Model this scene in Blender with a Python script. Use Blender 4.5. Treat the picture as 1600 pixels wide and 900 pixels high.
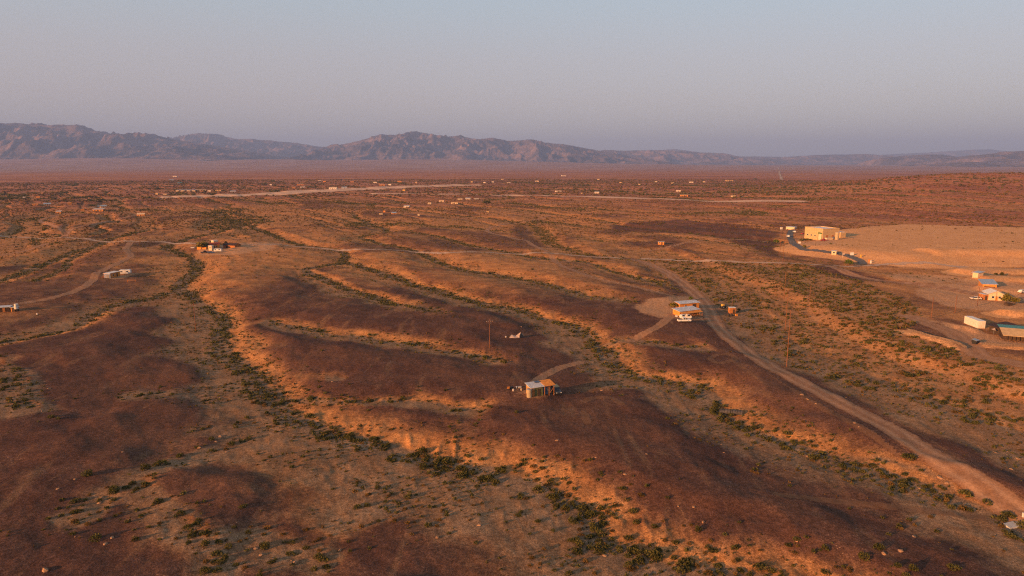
import bpy, math, random
import numpy as np
from mathutils import Vector, Matrix

# ---------------------------------------------------------------- camera, sky, sun, exposure
sc = bpy.context.scene
for o in list(bpy.data.objects):
    bpy.data.objects.remove(o)
COL = sc.collection
CAM_H = 60.0
F = 1600 * 24.0 / 36.0
PITCH = math.atan(194.0 / F)
cam = bpy.data.cameras.new('camera')
cam.lens = 24.0
cam.sensor_width = 36.0
cam.clip_start = 0.5
cam.clip_end = 120000
cam_o = bpy.data.objects.new('camera', cam)
COL.objects.link(cam_o)
cam_o.location = (0, 0, CAM_H)
cam_o.rotation_euler = (math.pi / 2 - PITCH, 0, 0)
sc.camera = cam_o

SUN_ELEV = math.radians(11.5)
LDIR = np.array([0.80, 0.60])            # horizontal direction in which the light travels
LDIR = LDIR / np.linalg.norm(LDIR)
sun = bpy.data.lights.new('sun', 'SUN')
sun.energy = 5.0
sun.angle = math.radians(1.2)
sun.color = (1.0, 0.47, 0.17)
sun_o = bpy.data.objects.new('sun', sun)
COL.objects.link(sun_o)
sdir = Vector((LDIR[0] * math.cos(SUN_ELEV), LDIR[1] * math.cos(SUN_ELEV), -math.sin(SUN_ELEV)))
sun_o.rotation_euler = sdir.to_track_quat('-Z', 'Y').to_euler()
sun_o.location = (-300, -200, 200)

world = bpy.data.worlds.new('World')
sc.world = world
world.use_nodes = True
wn = world.node_tree.nodes
wl = world.node_tree.links
wn.clear()
w_out = wn.new('ShaderNodeOutputWorld')
w_bg = wn.new('ShaderNodeBackground')
sky = wn.new('ShaderNodeTexSky')
sky.sky_type = 'NISHITA'
sky.sun_disc = False
sky.sun_elevation = SUN_ELEV
sky.sun_rotation = math.atan2(-LDIR[0], -LDIR[1])
sky.altitude = 600
sky.air_density = 1.0
sky.dust_density = 2.5
sky.ozone_density = 1.0
# dusk sky: dull blue overhead, a mauve band, grey-blue towards the horizon, the same all round
w_tc = wn.new('ShaderNodeTexCoord')
w_sep = wn.new('ShaderNodeSeparateXYZ')
wl.new(w_tc.outputs['Generated'], w_sep.inputs[0])
w_rmp = wn.new('ShaderNodeValToRGB')
wl.new(w_sep.outputs['Z'], w_rmp.inputs[0])
cr = w_rmp.color_ramp
cr.elements[0].position = 0.0
cr.elements[0].color = (1.62, 1.36, 1.37, 1)
cr.elements[1].position = 1.0
cr.elements[1].color = (0.62, 0.76, 0.95, 1)
for p, c in ((0.035, (1.58, 1.32, 1.33)), (0.085, (1.62, 1.30, 1.30)), (0.14, (1.58, 1.38, 1.40)), (0.20, (1.46, 1.52, 1.60)), (0.26, (1.36, 1.60, 1.76)), (0.45, (0.95, 1.12, 1.30))):
    e = cr.elements.new(p)
    e.color = (c[0], c[1], c[2], 1)
w_mix = wn.new('ShaderNodeMix')
w_mix.data_type = 'RGBA'
w_mix.inputs['Factor'].default_value = 0.85
wl.new(sky.outputs[0], w_mix.inputs['A'])
wl.new(w_rmp.outputs[0], w_mix.inputs['B'])
wl.new(w_mix.outputs['Result'], w_bg.inputs[0])
w_bg.inputs[1].default_value = 0.15
wl.new(w_bg.outputs[0], w_out.inputs[0])

vs = sc.view_settings
vs.view_transform = 'Standard'
vs.look = 'None'
vs.exposure = 1.12
vs.gamma = 1.0
vs.use_curve_mapping = False
sc.cycles.use_denoising = False
sc.cycles.filter_width = 1.2
sc.cycles.sample_clamp_indirect = 3.0
sc.cycles.max_bounces = 6
sc.cycles.transparent_max_bounces = 12
sc.cycles.volume_bounces = 0
sc.cycles.volume_max_steps = 64

# ---------------------------------------------------------------- numbers
RNG = np.random.default_rng(7)
random.seed(7)

def _hash(ix, iy, seed):
    h = (ix.astype(np.int64) * 374761393 + iy.astype(np.int64) * 668265263 + seed * 1442695041) & 0xffffffff
    h = ((h ^ (h >> 13)) * 1274126177) & 0xffffffff
    h = h ^ (h >> 16)
    return (h & 0xffff) / 65535.0

def vnoise(x, y, seed=0):
    x = np.asarray(x, float); y = np.asarray(y, float)
    fx = np.floor(x); fy = np.floor(y)
    tx = x - fx; ty = y - fy
    tx = tx * tx * tx * (tx * (tx * 6 - 15) + 10); ty = ty * ty * ty * (ty * (ty * 6 - 15) + 10)
    a = _hash(fx, fy, seed); b = _hash(fx + 1, fy, seed)
    c = _hash(fx, fy + 1, seed); d = _hash(fx + 1, fy + 1, seed)
    return (a + (b - a) * tx) * (1 - ty) + (c + (d - c) * tx) * ty      # 0..1

def fbm(x, y, seed=0, oct=4, gain=0.5, lac=2.07):
    s = 0.0; a = 1.0; n = 0.0
    x = np.asarray(x, float); y = np.asarray(y, float)
    for k in range(oct):
        s = s + a * vnoise(x, y, seed + k * 17)
        n += a
        a *= gain
        x, y = x * lac * 0.8 + y * lac * 0.6 + 11.3, -x * lac * 0.6 + y * lac * 0.8 + 5.7
    return s / n

def ridged(x, y, seed=0, oct=5, gain=0.5, lac=2.05):
    s = 0.0; a = 1.0; n = 0.0; w = 1.0
    x = np.asarray(x, float); y = np.asarray(y, float)
    for k in range(oct):
        v = 1 - np.abs(2 * vnoise(x, y, seed + k * 31) - 1)
        v = v * v
        s = s + a * v * w
        w = np.clip(v * 1.6, 0, 1)
        n += a
        a *= gain
        x, y = x * lac * 0.8 + y * lac * 0.6 + 3.1, -x * lac * 0.6 + y * lac * 0.8 + 9.2
    return s / n

def sstep(a, b, x):
    t = np.clip((x - a) / (b - a), 0, 1)
    return t * t * (3 - 2 * t)

def ray(px, py):
    cp, sp = math.cos(PITCH), math.sin(PITCH)
    dx = px - 800.0
    dy = F * cp + sp * -(py - 450.0)
    dz = -F * sp + cp * -(py - 450.0)
    return dx, dy, dz

def on_plane(px, py, z0=0.0):
    dx, dy, dz = ray(px, py)
    t = (z0 - CAM_H) / dz
    return np.array([dx * t, dy * t])

def catmull(p, n=4):
    p = np.asarray(p, float)
    q = np.vstack([2 * p[0] - p[1], p, 2 * p[-1] - p[-2]])
    out = []
    for i in range(1, len(q) - 2):
        for k in range(n):
            t = k / n
            a, b, c, d = q[i - 1], q[i], q[i + 1], q[i + 2]
            out.append(0.5 * (2 * b + (c - a) * t + (2 * a - 5 * b + 4 * c - d) * t * t + (3 * b - a - 3 * c + d) * t ** 3))
    out.append(p[-1])
    return np.array(out)

def line_dist(x, y, pts, R):
    """distance, side (towards the light's travel) and run along a polyline for points closer than R"""
    m = (x > pts[:, 0].min() - R) & (x < pts[:, 0].max() + R) & (y > pts[:, 1].min() - R) & (y < pts[:, 1].max() + R)
    idx = np.nonzero(m)[0]
    X = x[idx]; Y = y[idx]
    best = np.full(len(idx), R * 1.0)
    sd = np.zeros(len(idx)); tt = np.zeros(len(idx))
    seg = pts[1:] - pts[:-1]
    ln = np.hypot(seg[:, 0], seg[:, 1]); cum = np.concatenate([[0], np.cumsum(ln)]); tot = cum[-1]
    for i in range(len(seg)):
        ax, ay = pts[i]; sx, sy = seg[i]; l2 = sx * sx + sy * sy + 1e-9
        mm = (X > min(ax, ax + sx) - R) & (X < max(ax, ax + sx) + R) & (Y > min(ay, ay + sy) - R) & (Y < max(ay, ay + sy) + R)
        j = np.nonzero(mm)[0]
        if not len(j):
            continue
        rx = X[j] - ax; ry = Y[j] - ay
        t = np.clip((rx * sx + ry * sy) / l2, 0, 1)
        ex = rx - t * sx; ey = ry - t * sy
        d = np.hypot(ex, ey)
        b = d < best[j]
        k = j[b]
        best[k] = d[b]
        sd[k] = ((ex * LDIR[0] + ey * LDIR[1]) / np.maximum(d, 0.3))[b]
        tt[k] = (cum[i] + t[b] * ln[i]) / tot
    ok = best < R
    return idx[ok], best[ok], sd[ok], tt[ok]

def inside(x, y, poly):
    c = np.zeros(len(x), bool)
    j = len(poly) - 1
    for i in range(len(poly)):
        xi, yi = poly[i]; xj, yj = poly[j]
        c ^= ((yi > y) != (yj > y)) & (x < (xj - xi) * (y - yi) / (yj - yi + 1e-12) + xi)
        j = i
    return c

# ---------------------------------------------------------------- drainage, traced on the ground
# (pixel course, depth m, bed half width m, sunny bank m, shady bank m, greenery 0..1, name)
WASH_PX = [
    ([(300, 402), (309, 417), (297, 430), (277, 446), (300, 464), (325, 482), (347, 498), (340, 520), (334, 538), (360, 556), (398, 588), (412, 606), (440, 632), (472, 655), (530, 680), (590, 697), (660, 712), (722, 734), (790, 757), (868, 778), (905, 803), (935, 833), (985, 856), (1035, 876), (1110, 892), (1210, 908), (1330, 940)],
     3.9, 2.8, 18, 32, 1.0, 'main'),
    ([(277, 448), (250, 456), (220, 465), (175, 476), (148, 486), (118, 508), (60, 522), (0, 532), (-90, 548)], 2.4, 2.0, 11, 20, 0.7, 'left'),
    ([(425, 345), (372, 352), (330, 364), (296, 371), (262, 383), (280, 394), (302, 404)], 2.6, 2.5, 12, 18, 0.9, 'leftup'),
    ([(250, 355), (212, 362), (175, 372), (137, 385), (100, 398), (70, 410), (37, 423), (0, 438), (-70, 452)], 2.6, 2.3, 12, 15, 0.9, 'farleft'),
    ([(150, 383), (125, 394), (107, 408), (75, 430), (40, 442)], 2.0, 1.6, 9, 14, 0.6, 'farleft'),
    ([(352, 336), (395, 354), (430, 367), (465, 381), (520, 389), (536, 398), (528, 411), (482, 420), (500, 434), (540, 451), (580, 462), (625, 477), (688, 493)], 2.9, 2.0, 12, 16, 0.8, 'middle'),
    ([(530, 408), (562, 415), (592, 423), (620, 435), (642, 445), (670, 452), (702, 460), (735, 467), (765, 475), (800, 481), (825, 488), (862, 500), (886, 508), (910, 521), (930, 537), (948, 558), (964, 575), (990, 585), (1025, 590), (1062, 597), (1084, 603), (1097, 613), (1114, 632), (1140, 646), (1165, 657), (1192, 672), (1228, 684), (1275, 702), (1330, 722), (1400, 745), (1480, 776), (1545, 800), (1600, 828), (1700, 860)],
     3.6, 2.3, 16, 21, 1.0, 'centre'),
    ([(545, 333), (575, 347), (606, 360), (566, 369), (600, 380), (640, 388), (664, 398), (684, 408), (716, 418), (752, 423), (778, 428), (802, 434), (832, 439), (862, 446), (890, 453), (922, 461), (952, 466), (985, 474), (1015, 482)], 3.0, 1.8, 13, 15, 0.85, 'back'),
    ([(625, 361), (662, 365), (696, 372), (722, 378), (752, 386), (790, 393), (815, 398), (838, 402), (905, 407), (925, 411), (952, 421), (988, 431), (1012, 438), (1040, 446), (1062, 452)], 2.6, 1.6, 12, 14, 0.7, 'back'),
    ([(835, 352), (850, 365), (864, 379), (892, 389), (922, 397), (975, 402), (1025, 403)], 2.0, 5, 12, 18, 0.7, 'broad'),
    ([(1000, 385), (1050, 409), (1085, 428), (1130, 446), (1170, 470), (1205, 500), (1255, 535), (1345, 575), (1460, 615), (1560, 655), (1680, 700)], 3.2, 20, 10, 12, 0.0, 'broad'),
    ([(396, 497), (437, 501), (467, 510), (500, 517), (530, 522), (565, 523), (600, 530), (632, 534), (662, 537), (688, 545), (722, 551), (752, 556), (800, 566)], 2.2, 1.0, 11, 11, 0.65, 'gully'),
    ([(425, 606), (452, 613), (484, 617), (510, 622), (552, 624), (620, 621), (652, 626), (690, 631), (728, 637), (770, 641)], 2.0, 0.9, 10, 9, 0.5, 'gully'),
    ([(410, 645), (375, 680), (338, 696), (312, 706), (275, 713), (248, 727), (212, 740), (207, 756), (178, 768), (148, 785), (118, 802), (92, 818), (60, 826)], 0.95, 1.0, 8, 11, 0.3, 'lowleft'),
    ([(212, 752), (228, 764), (252, 783), (277, 802), (305, 826), (323, 837), (343, 852), (338, 872), (330, 900)], 0.7, 0.9, 7, 9, 0.3, 'lowleft'),
    ([(180, 616), (238, 608), (300, 603), (346, 595), (390, 584)], 0.9, 0.8, 7, 12, 0.35, 'leftflat'),
    ([(-40, 560), (5, 577), (27, 592), (30, 610), (26, 627), (46, 641), (70, 652)], 0.8, 3.0, 10, 14, 0.35, 'leftedge'),
    ([(545, 772), (588, 766), (610, 758), (652, 738), (690, 722)], 0.8, 0.8, 8, 12, 0.2, 'lowmid'),
    ([(385, 812), (405, 824), (450, 848), (490, 852), (535, 862)], 0.7, 1.0, 7, 12, 0.2, 'lowmid'),
    ([(938, 533), (1005, 531), (1075, 540), (1115, 537)], 1.6, 0.9, 8, 12, 0.4, 'gully'),
    ([(1225, 676), (1300, 694), (1350, 702), (1420, 716), (1470, 733), (1500, 770), (1545, 798)], 1.1, 1.0, 7, 10, 0.3, 'lowright'),
    ([(410, 560), (455, 575), (500, 580), (540, 590)], 1.0, 0.5, 7, 10, 0.1, 'gully'),
    ([(870, 405), (930, 432), (985, 445), (1040, 456)], 0.9, 0.6, 8, 10, 0.1, 'back'),
]
WASHES = []
for px, D, b, ss, sh, g, nm in WASH_PX:
    D, b = D * 0.68, b * 0.8
    WASHES.append((catmull([on_plane(a, c, -D * 0.85) for a, c in px], 3), D, b, ss, sh, g, nm))

def pxline(px, n=3, z=0.0):
    return catmull([on_plane(a, c, z) for a, c in px], n)

# low banks and graded terraces (course, height, half width, flank)
BERM_PX = [
    ([(1436, 404), (1480, 403), (1540, 403), (1640, 405)], 3.0, 5, 12),
    ([(1500, 428), (1540, 425), (1640, 427)], 3.2, 5, 9),
    ([(1530, 438), (1570, 437), (1650, 442)], 2.6, 4, 7),
    ([(1548, 456), (1580, 453), (1650, 456)], 2.6, 4, 7),
    ([(1570, 492), (1600, 489), (1660, 490)], 2.6, 4, 6),
    ([(1415, 520), (1450, 528), (1490, 538), (1508, 546)], 1.0, 0.9, 4),
    ([(1535, 541), (1570, 543), (1660, 547)], 1.0, 0.9, 4),
    ([(1490, 511), (1506, 513), (1518, 517)], 1.5, 0.6, 3.2),
]
BERMS = [(pxline(p), h, b, s) for p, h, b, s in BERM_PX]
MESA = np.array([on_plane(a, c, 5.0) for a, c in [(1278, 380), (1310, 371), (1350, 356), (1420, 349), (1520, 352), (1720, 356), (1720, 394), (1560, 394), (1470, 395), (1430, 397), (1395, 394), (1345, 389), (1300, 384)]])
MESA_L = np.vstack([MESA, MESA[:1]])

SHIFT = np.array([0.84, 0.54])          # across the drainage

def height(x, y, masks=False):
    x = np.asarray(x, float).ravel(); y = np.asarray(y, float).ravel()
    r = np.hypot(x, y)
    n = len(x)
    near = 1 - sstep(900, 1500, r)
    wx = x + 9.0 * (fbm(x / 20, y / 20, 3, 4) - 0.5) * near
    wy = y + 9.0 * (fbm(x / 20, y / 20, 91, 4) - 0.5) * near
    carve = np.zeros(n); frac = np.zeros(n); bed = np.zeros(n); green = np.zeros(n); dmin = np.full(n, 80.0); sunny = np.zeros(n)
    which = np.full(n, -1)
    for k, (pts, D, b, ss, sh, g, nm) in enumerate(WASHES):
        idx, d, sd, t = line_dist(wx, wy, pts, 80.0)
        if not len(idx):
            continue
        w = sstep(-0.35, 0.35, sd)
        ph = fbm(x[idx] / 18.0, y[idx] / 18.0, 200 + k, 2)
        s = (sh + (ss - sh) * w) * (0.45 + 1.1 * ph)
        tap = np.minimum(sstep(-0.02, 0.10, t), 1 - sstep(0.92, 1.02, t)) if nm not in ('main', 'broad', 'centre') else np.minimum(1.0, sstep(-0.02, 0.05, t))
        u = np.clip((d - b) / s, 0, 1)
        prof = 1 - (u * u * (3 - 2 * u)) * 0.75 - 0.25 * u
        uh = np.clip((d - b) / np.minimum(np.maximum(s, 9.0) * (2.0 - 0.85 * w), 78 - b), 0, 1)
        c = D * (1 - (uh * uh * (3 - 2 * uh)) * 0.6 - 0.4 * uh) * tap
        f = prof * (0.25 + 0.75 * tap) * min(1.0, 0.45 + D * 0.18)
        up = c > carve[idx]
        carve[idx] = np.maximum(carve[idx], c)
        ii = idx[up]
        sunny[ii] = w[up]
        frac[idx] = np.maximum(frac[idx], f)
        bed[idx] = np.maximum(bed[idx], (1 - sstep(b * 0.8, b * 1.6 + 1.5, d)) * tap * (0.25 if nm == 'broad' else min(1.0, 0.25 + g)))
        green[idx] = np.maximum(green[idx], g * (1 - sstep(b * 0.8, b * 1.8 + 2.2, d)) * (0.25 + 0.75 * tap))
        cl = d < dmin[idx]
        which[idx[cl]] = k
        dmin[idx] = np.minimum(dmin[idx], d)
    base = 1.3 * (fbm(x / 150, y / 150, 11, 3) - 0.5) + 0.7 * (1 - np.exp(-dmin / 40.0)) - 0.55
    # the drainage carries on beyond the traced washes
    a = x * SHIFT[0] + y * SHIFT[1]; l = -x * SHIFT[1] + y * SHIFT[0]
    wv = fbm(x / 160, y / 160, 41, 3)
    rd = vnoise(a / 46 + 2.0 * wv, l / 420, 61)
    rd2 = vnoise(a / 21 + 1.6 * wv, l / 200, 77)
    v = 1 - np.abs(2 * rd - 1); v2 = 1 - np.abs(2 * rd2 - 1)
    far_w = sstep(330, 520, r) * (1 - sstep(1700, 3200, r)) * sstep(8, 45, dmin)
    far_w = np.where(r > 700, sstep(330, 520, r) * (1 - sstep(1700, 3200, r)), far_w)
    fc = far_w * (1.7 * sstep(0.55, 0.97, v) + 0.9 * sstep(0.6, 0.97, v2))
    carve_all = np.maximum(carve, fc)
    frac = np.maximum(frac, far_w * np.maximum(sstep(0.5, 0.9, v), 0.7 * sstep(0.55, 0.95, v2)))
    green = np.maximum(green, 0.55 * far_w * sstep(0.88, 0.97, v))
    z = base - carve_all
    # rills and hummocks on the banks
    rough = np.clip(frac * 1.6, 0.12, 1) * (1 - 0.6 * bed) * (0.45 + 0.55 * sunny)
    z = z + near * rough * (0.7 * (fbm(x / 6.5, y / 6.5, 5, 4) - 0.5) + 0.45 * (ridged(x / 3.6, y / 3.6, 8, 2) - 0.5))
    z = z + near * 0.25 * (fbm(x / 2.3, y / 2.3, 15, 2) - 0.5)
    # banks, terraces and the graded pad on the right
    bank = np.zeros(n); graded = np.zeros(n)
    for pts, h, b, s in BERMS:
        idx, d, sd, t = line_dist(wx, wy, pts, b + s + 1)
        if len(idx):
            c = h * (1 - sstep(b, b + s, d)) * sstep(-0.02, 0.08, t)
            bank[idx] = np.maximum(bank[idx], c)
            graded[idx] = np.maximum(graded[idx], 1 - sstep(b + s * 0.5, b + s, d))
    m = inside(x, y, MESA)
    idx, d, sd, t = line_dist(x, y, MESA_L, 60.0)
    dd = np.full(n, 60.0); dd[idx] = d
    sg = np.where(m, dd, -dd)
    mesa = sstep(-34, 8, sg)
    z = z * (1 - sstep(-40, -20, sg)) * (1 - 0.6 * graded) + 4.2 * mesa
    z = z + 0.62 * bank
    graded = np.maximum(graded, sstep(-34, -24, sg) * (1 - sstep(8, 22, sg + 14 * (fbm(x / 25, y / 25, 33, 3) - 0.5))))
    graded = np.maximum(graded, 0.72 * mesa)
    # the red rise to the right and the long ground swell
    q_ = x / np.maximum(y, 50.0)
    z = z + np.where(y > 0, 40 * sstep(0.27, 0.66, q_ + 0.05 * (fbm(x / 260, y / 260, 23, 3) - 0.5)) * np.exp(-((y - 1520) / 430) ** 2), 0)
    z = z + sstep(500, 1100, r) * 5.0 * (fbm(x / 420, y / 420, 21, 4) - 0.5) * (1 - sstep(2500, 5000, r))
    # alluvial fans under the mountains
    s2 = sstep(6500, 13500, y)
    fn = 0.75 + 0.5 * fbm(x / 1700, y / 4000, 29, 3)
    fan = 30 * sstep(5200, 12500, y) + s2 * fn * (125 * np.exp(-((x + 7800) / 4600) ** 2) + 85 * np.exp(-((x + 1600) / 3600) ** 2))
    z = z + fan
    if not masks:
        return z
    return z, dict(frac=frac, bed=bed, green=green, graded=graded, sunny=sunny, mesa=mesa, dmin=dmin, which=which, r=r, bank=bank)


# ---------------------------------------------------------------- node helpers
class NT:
    def __init__(s, name):
        s.m = bpy.data.materials.new(name)
        s.m.use_nodes = True
        s.n = s.m.node_tree.nodes
        s.l = s.m.node_tree.links
        s.n.clear()
        s.out = s.n.new('ShaderNodeOutputMaterial')
    def new(s, t, **kw):
        n = s.n.new(t)
        for k, v in kw.items():
            setattr(n, k, v)
        return n
    def link(s, a, b):
        s.l.new(a, b)
    def setv(s, sock, v):
        if hasattr(v, 'is_linked') or hasattr(v, 'links'):
            s.l.new(v, sock)
        elif isinstance(v, (tuple, list)):
            sock.default_value = (*v[:3], 1.0) if sock.type == 'RGBA' else v
        else:
            sock.default_value = v
    def attr(s, name):
        return s.new('ShaderNodeAttribute', attribute_name=name)
    def noise(s, scale, detail=3, rough=0.55, vec=None, dist=0.0):
        n = s.new('ShaderNodeTexNoise')
        n.inputs['Scale'].default_value = scale
        n.inputs['Detail'].default_value = detail
        n.inputs['Roughness'].default_value = rough
        n.inputs['Distortion'].default_value = dist
        if vec is not None:
            s.link(vec, n.inputs['Vector'])
        return n.outputs[0]
    def math(s, op, a, b=0.0, c=0.0, clamp=False):
        n = s.new('ShaderNodeMath', operation=op, use_clamp=clamp)
        s.setv(n.inputs[0], a); s.setv(n.inputs[1], b)
        if len(n.inputs) > 2:
            s.setv(n.inputs[2], c)
        return n.outputs[0]
    def maprange(s, v, a, b, c, d, smooth=True):
        n = s.new('ShaderNodeMapRange', interpolation_type='SMOOTHSTEP' if smooth else 'LINEAR')
        for i, q in enumerate((v, a, b, c, d)):
            s.setv(n.inputs[i], q)
        return n.outputs[0]
    def mix(s, f, a, b, blend='MIX'):
        n = s.new('ShaderNodeMix', data_type='RGBA', blend_type=blend)
        s.setv(n.inputs['Factor'], f); s.setv(n.inputs['A'], a); s.setv(n.inputs['B'], b)
        return n.outputs['Result']
    def bump(s, h, strength=0.4, dist=0.1):
        n = s.new('ShaderNodeBump')
        n.inputs['Strength'].default_value = strength
        n.inputs['Distance'].default_value = dist
        s.link(h, n.inputs['Height'])
        return n.outputs[0]
    def principled(s, col, rough=0.9, metal=0.0, normal=None, spec=0.2):
        p = s.new('ShaderNodeBsdfPrincipled')
        s.setv(p.inputs['Base Color'], col)
        s.setv(p.inputs['Roughness'], rough)
        p.inputs['Metallic'].default_value = metal
        p.inputs['Specular IOR Level'].default_value = spec
        if normal is not None:
            s.link(normal, p.inputs['Normal'])
        return p
    def finish(s, sh):
        s.link(sh.outputs[0] if hasattr(sh, 'outputs') else sh, s.out.inputs['Surface'])
        return s.m

def simple(name, col, rough=0.7, metal=0.0, var=0.15, scale=2.0, spec=0.3):
    t = NT(name)
    tc = t.new('ShaderNodeTexCoord')
    n = t.noise(scale, 4, 0.6, tc.outputs['Object'])
    lo = tuple(c * (1 - var * 1.4) for c in col); hi = tuple(min(1, c * (1 + var)) for c in col)
    c = t.mix(t.maprange(n, 0.3, 0.7, 0, 1), lo, hi)
    return t.finish(t.principled(c, rough, metal, spec=spec))

def ground_material():
    t = NT('desert_ground')
    geo = t.new('ShaderNodeNewGeometry')
    P = geo.outputs['Position']
    m1 = t.new('ShaderNodeSeparateColor'); t.link(t.attr('ground_mask').outputs['Color'], m1.inputs[0])
    m2 = t.new('ShaderNodeSeparateColor'); t.link(t.attr('ground_mask2').outputs['Color'], m2.inputs[0])
    sand, bed, graded = m1.outputs[0], m1.outputs[1], m1.outputs[2]  # bed channel: wash beds plus shade painted on banks turned from the sun
    farp, pad, redp = m2.outputs[0], m2.outputs[1], m2.outputs[2]
    n_big = t.noise(0.018, 4, 0.55, P)
    n_mid = t.noise(0.12, 5, 0.6, P, 0.4)
    n_fine = t.noise(1.1, 5, 0.7, P)
    n_peb = t.noise(4.0, 3, 0.65, P)
    # dark varnished stone pavement
    pave = t.mix(t.maprange(n_mid, 0.35, 0.68, 0, 1), (0.094, 0.043, 0.029), (0.136, 0.064, 0.041))
    pave = t.mix(t.maprange(n_big, 0.42, 0.66, 0, 0.45), pave, (0.195, 0.090, 0.048))
    # scuffed pale streaks in the pavement
    mp = t.new('ShaderNodeMapping'); t.link(P, mp.inputs[0])
    mp.inputs['Rotation'].default_value = (0, 0, math.radians(-33)); mp.inputs['Scale'].default_value = (0.16, 0.03, 0.1)
    streak = t.noise(1.0, 5, 0.62, mp.outputs[0], 0.6)
    pave = t.mix(t.maprange(streak, 0.54, 0.72, 0, 0.5), pave, (0.28, 0.15, 0.075))
    slope = t.mix(t.maprange(n_mid, 0.35, 0.7, 0, 1), (0.36, 0.155, 0.056), (0.52, 0.235, 0.085))
    bed_shade_col = t.mix(t.maprange(n_mid, 0.35, 0.7, 0, 1), (0.20, 0.118, 0.066), (0.285, 0.172, 0.098))  # wash bed colour, also painted as shade on the sunless banks
    grd = t.mix(t.maprange(n_mid, 0.35, 0.7, 0, 1), (0.60, 0.285, 0.112), (0.70, 0.35, 0.148))
    plain = t.mix(t.maprange(n_mid, 0.35, 0.7, 0, 1), (0.36, 0.128, 0.056), (0.56, 0.215, 0.092))
    plain = t.mix(t.maprange(n_big, 0.4, 0.65, 0, 0.5), plain, (0.62, 0.27, 0.12))
    # shrub cover of the far plain, too small to tell apart there
    vor = t.new('ShaderNodeTexVoronoi'); t.link(P, vor.inputs['Vector']); vor.inputs['Scale'].default_value = 0.11
    dots = t.maprange(vor.outputs['Distance'], 0.22, 0.42, 1, 0)
    plain = t.mix(t.math('MULTIPLY', dots, 0.4), plain, (0.055, 0.04, 0.022))
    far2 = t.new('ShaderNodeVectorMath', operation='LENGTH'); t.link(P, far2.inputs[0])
    plain = t.mix(t.maprange(far2.outputs['Value'], 4200, 8500, 0, 0.9), plain, (0.40, 0.255, 0.215))  # pale mauve with distance: pale fans, and haze put into the colour
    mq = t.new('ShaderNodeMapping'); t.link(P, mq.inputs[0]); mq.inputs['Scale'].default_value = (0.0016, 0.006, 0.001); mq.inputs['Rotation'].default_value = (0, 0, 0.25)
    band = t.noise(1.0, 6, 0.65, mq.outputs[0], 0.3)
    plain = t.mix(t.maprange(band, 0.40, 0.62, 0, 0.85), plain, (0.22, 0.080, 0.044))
    jit = t.math('ADD', t.math('MULTIPLY', t.math('SUBTRACT', n_fine, 0.5), 0.35), t.math('MULTIPLY', t.math('SUBTRACT', n_mid, 0.5), 0.5))
    fs = t.maprange(t.math('ADD', sand, jit), 0.05, 1.0, 0, 1)
    c = t.mix(fs, pave, slope)
    c = t.mix(t.maprange(t.math('ADD', bed, t.math('MULTIPLY', jit, 0.9)), 0.15, 0.85, 0, 1), c, bed_shade_col)
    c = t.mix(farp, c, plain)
    c = t.mix(redp, c, t.mix(t.maprange(n_mid, 0.35, 0.7, 0, 1), (0.27, 0.086, 0.040), (0.46, 0.15, 0.066)))
    c = t.mix(t.maprange(t.math('ADD', graded, t.math('MULTIPLY', jit, 0.3)), 0.3, 0.7, 0, 1), c, grd)
    c = t.mix(t.maprange(t.math('ADD', pad, t.math('MULTIPLY', jit, 0.8)), 0.3, 0.7, 0, 0.85), c, (0.52, 0.27, 0.132))
    # grain: stones and grit
    g = t.maprange(n_fine, 0.32, 0.70, 0.72, 1.28)
    g2 = t.maprange(n_peb, 0.32, 0.70, 0.60, 1.40)
    g3 = t.maprange(t.noise(10.0, 2, 0.6, P), 0.32, 0.68, 0.66, 1.34)
    c = t.mix(1.0, c, t.math('MULTIPLY', t.math('MULTIPLY', g, g2), g3), 'MULTIPLY')
    vp = t.new('ShaderNodeTexVoronoi'); t.link(P, vp.inputs['Vector']); vp.inputs['Scale'].default_value = 1.3
    vp.inputs['Randomness'].default_value = 1.0
    st = t.math('MULTIPLY', t.maprange(vp.outputs['Distance'], 0.10, 0.17, 1, 0), t.maprange(n_mid, 0.5, 0.66, 0, 0.8))
    c = t.mix(st, c, (0.48, 0.27, 0.16))
    hgt = t.math('ADD', t.math('MULTIPLY', n_fine, 1.0), t.math('MULTIPLY', n_peb, 0.45))
    nb = t.bump(hgt, 0.40, 0.22)
    return t.finish(t.principled(c, 0.95, 0, nb, 0.05))

# ---------------------------------------------------------------- mesh helpers
def np_mesh(name, verts, quads, attrs=None, smooth=True):
    me = bpy.data.meshes.new(name)
    verts = np.ascontiguousarray(verts, np.float32); quads = np.ascontiguousarray(quads, np.int32)
    k = quads.shape[1]
    me.vertices.add(len(verts)); me.vertices.foreach_set('co', verts.ravel())
    me.loops.add(quads.size); me.loops.foreach_set('vertex_index', quads.ravel())
    me.polygons.add(len(quads))
    me.polygons.foreach_set('loop_start', np.arange(0, quads.size, k, dtype=np.int32))
    me.polygons.foreach_set('use_smooth', np.full(len(quads), smooth))
    me.update(calc_edges=True)
    for an, arr in (attrs or {}).items():
        a = me.attributes.new(an, 'FLOAT_COLOR', 'POINT')
        full = np.ones((len(verts), 4), np.float32)
        full[:, :arr.shape[1]] = arr
        a.data.foreach_set('color', full.ravel())
    return me

def link(name, me, mat=None, parent=None):
    o = bpy.data.objects.new(name, me)
    COL.objects.link(o)
    if mat is not None:
        me.materials.append(mat)
    if parent is not None:
        o.parent = parent
    return o

def structure(o, label=None):
    o['kind'] = 'structure'
    if label:
        o['label'] = label
    return o

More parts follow.
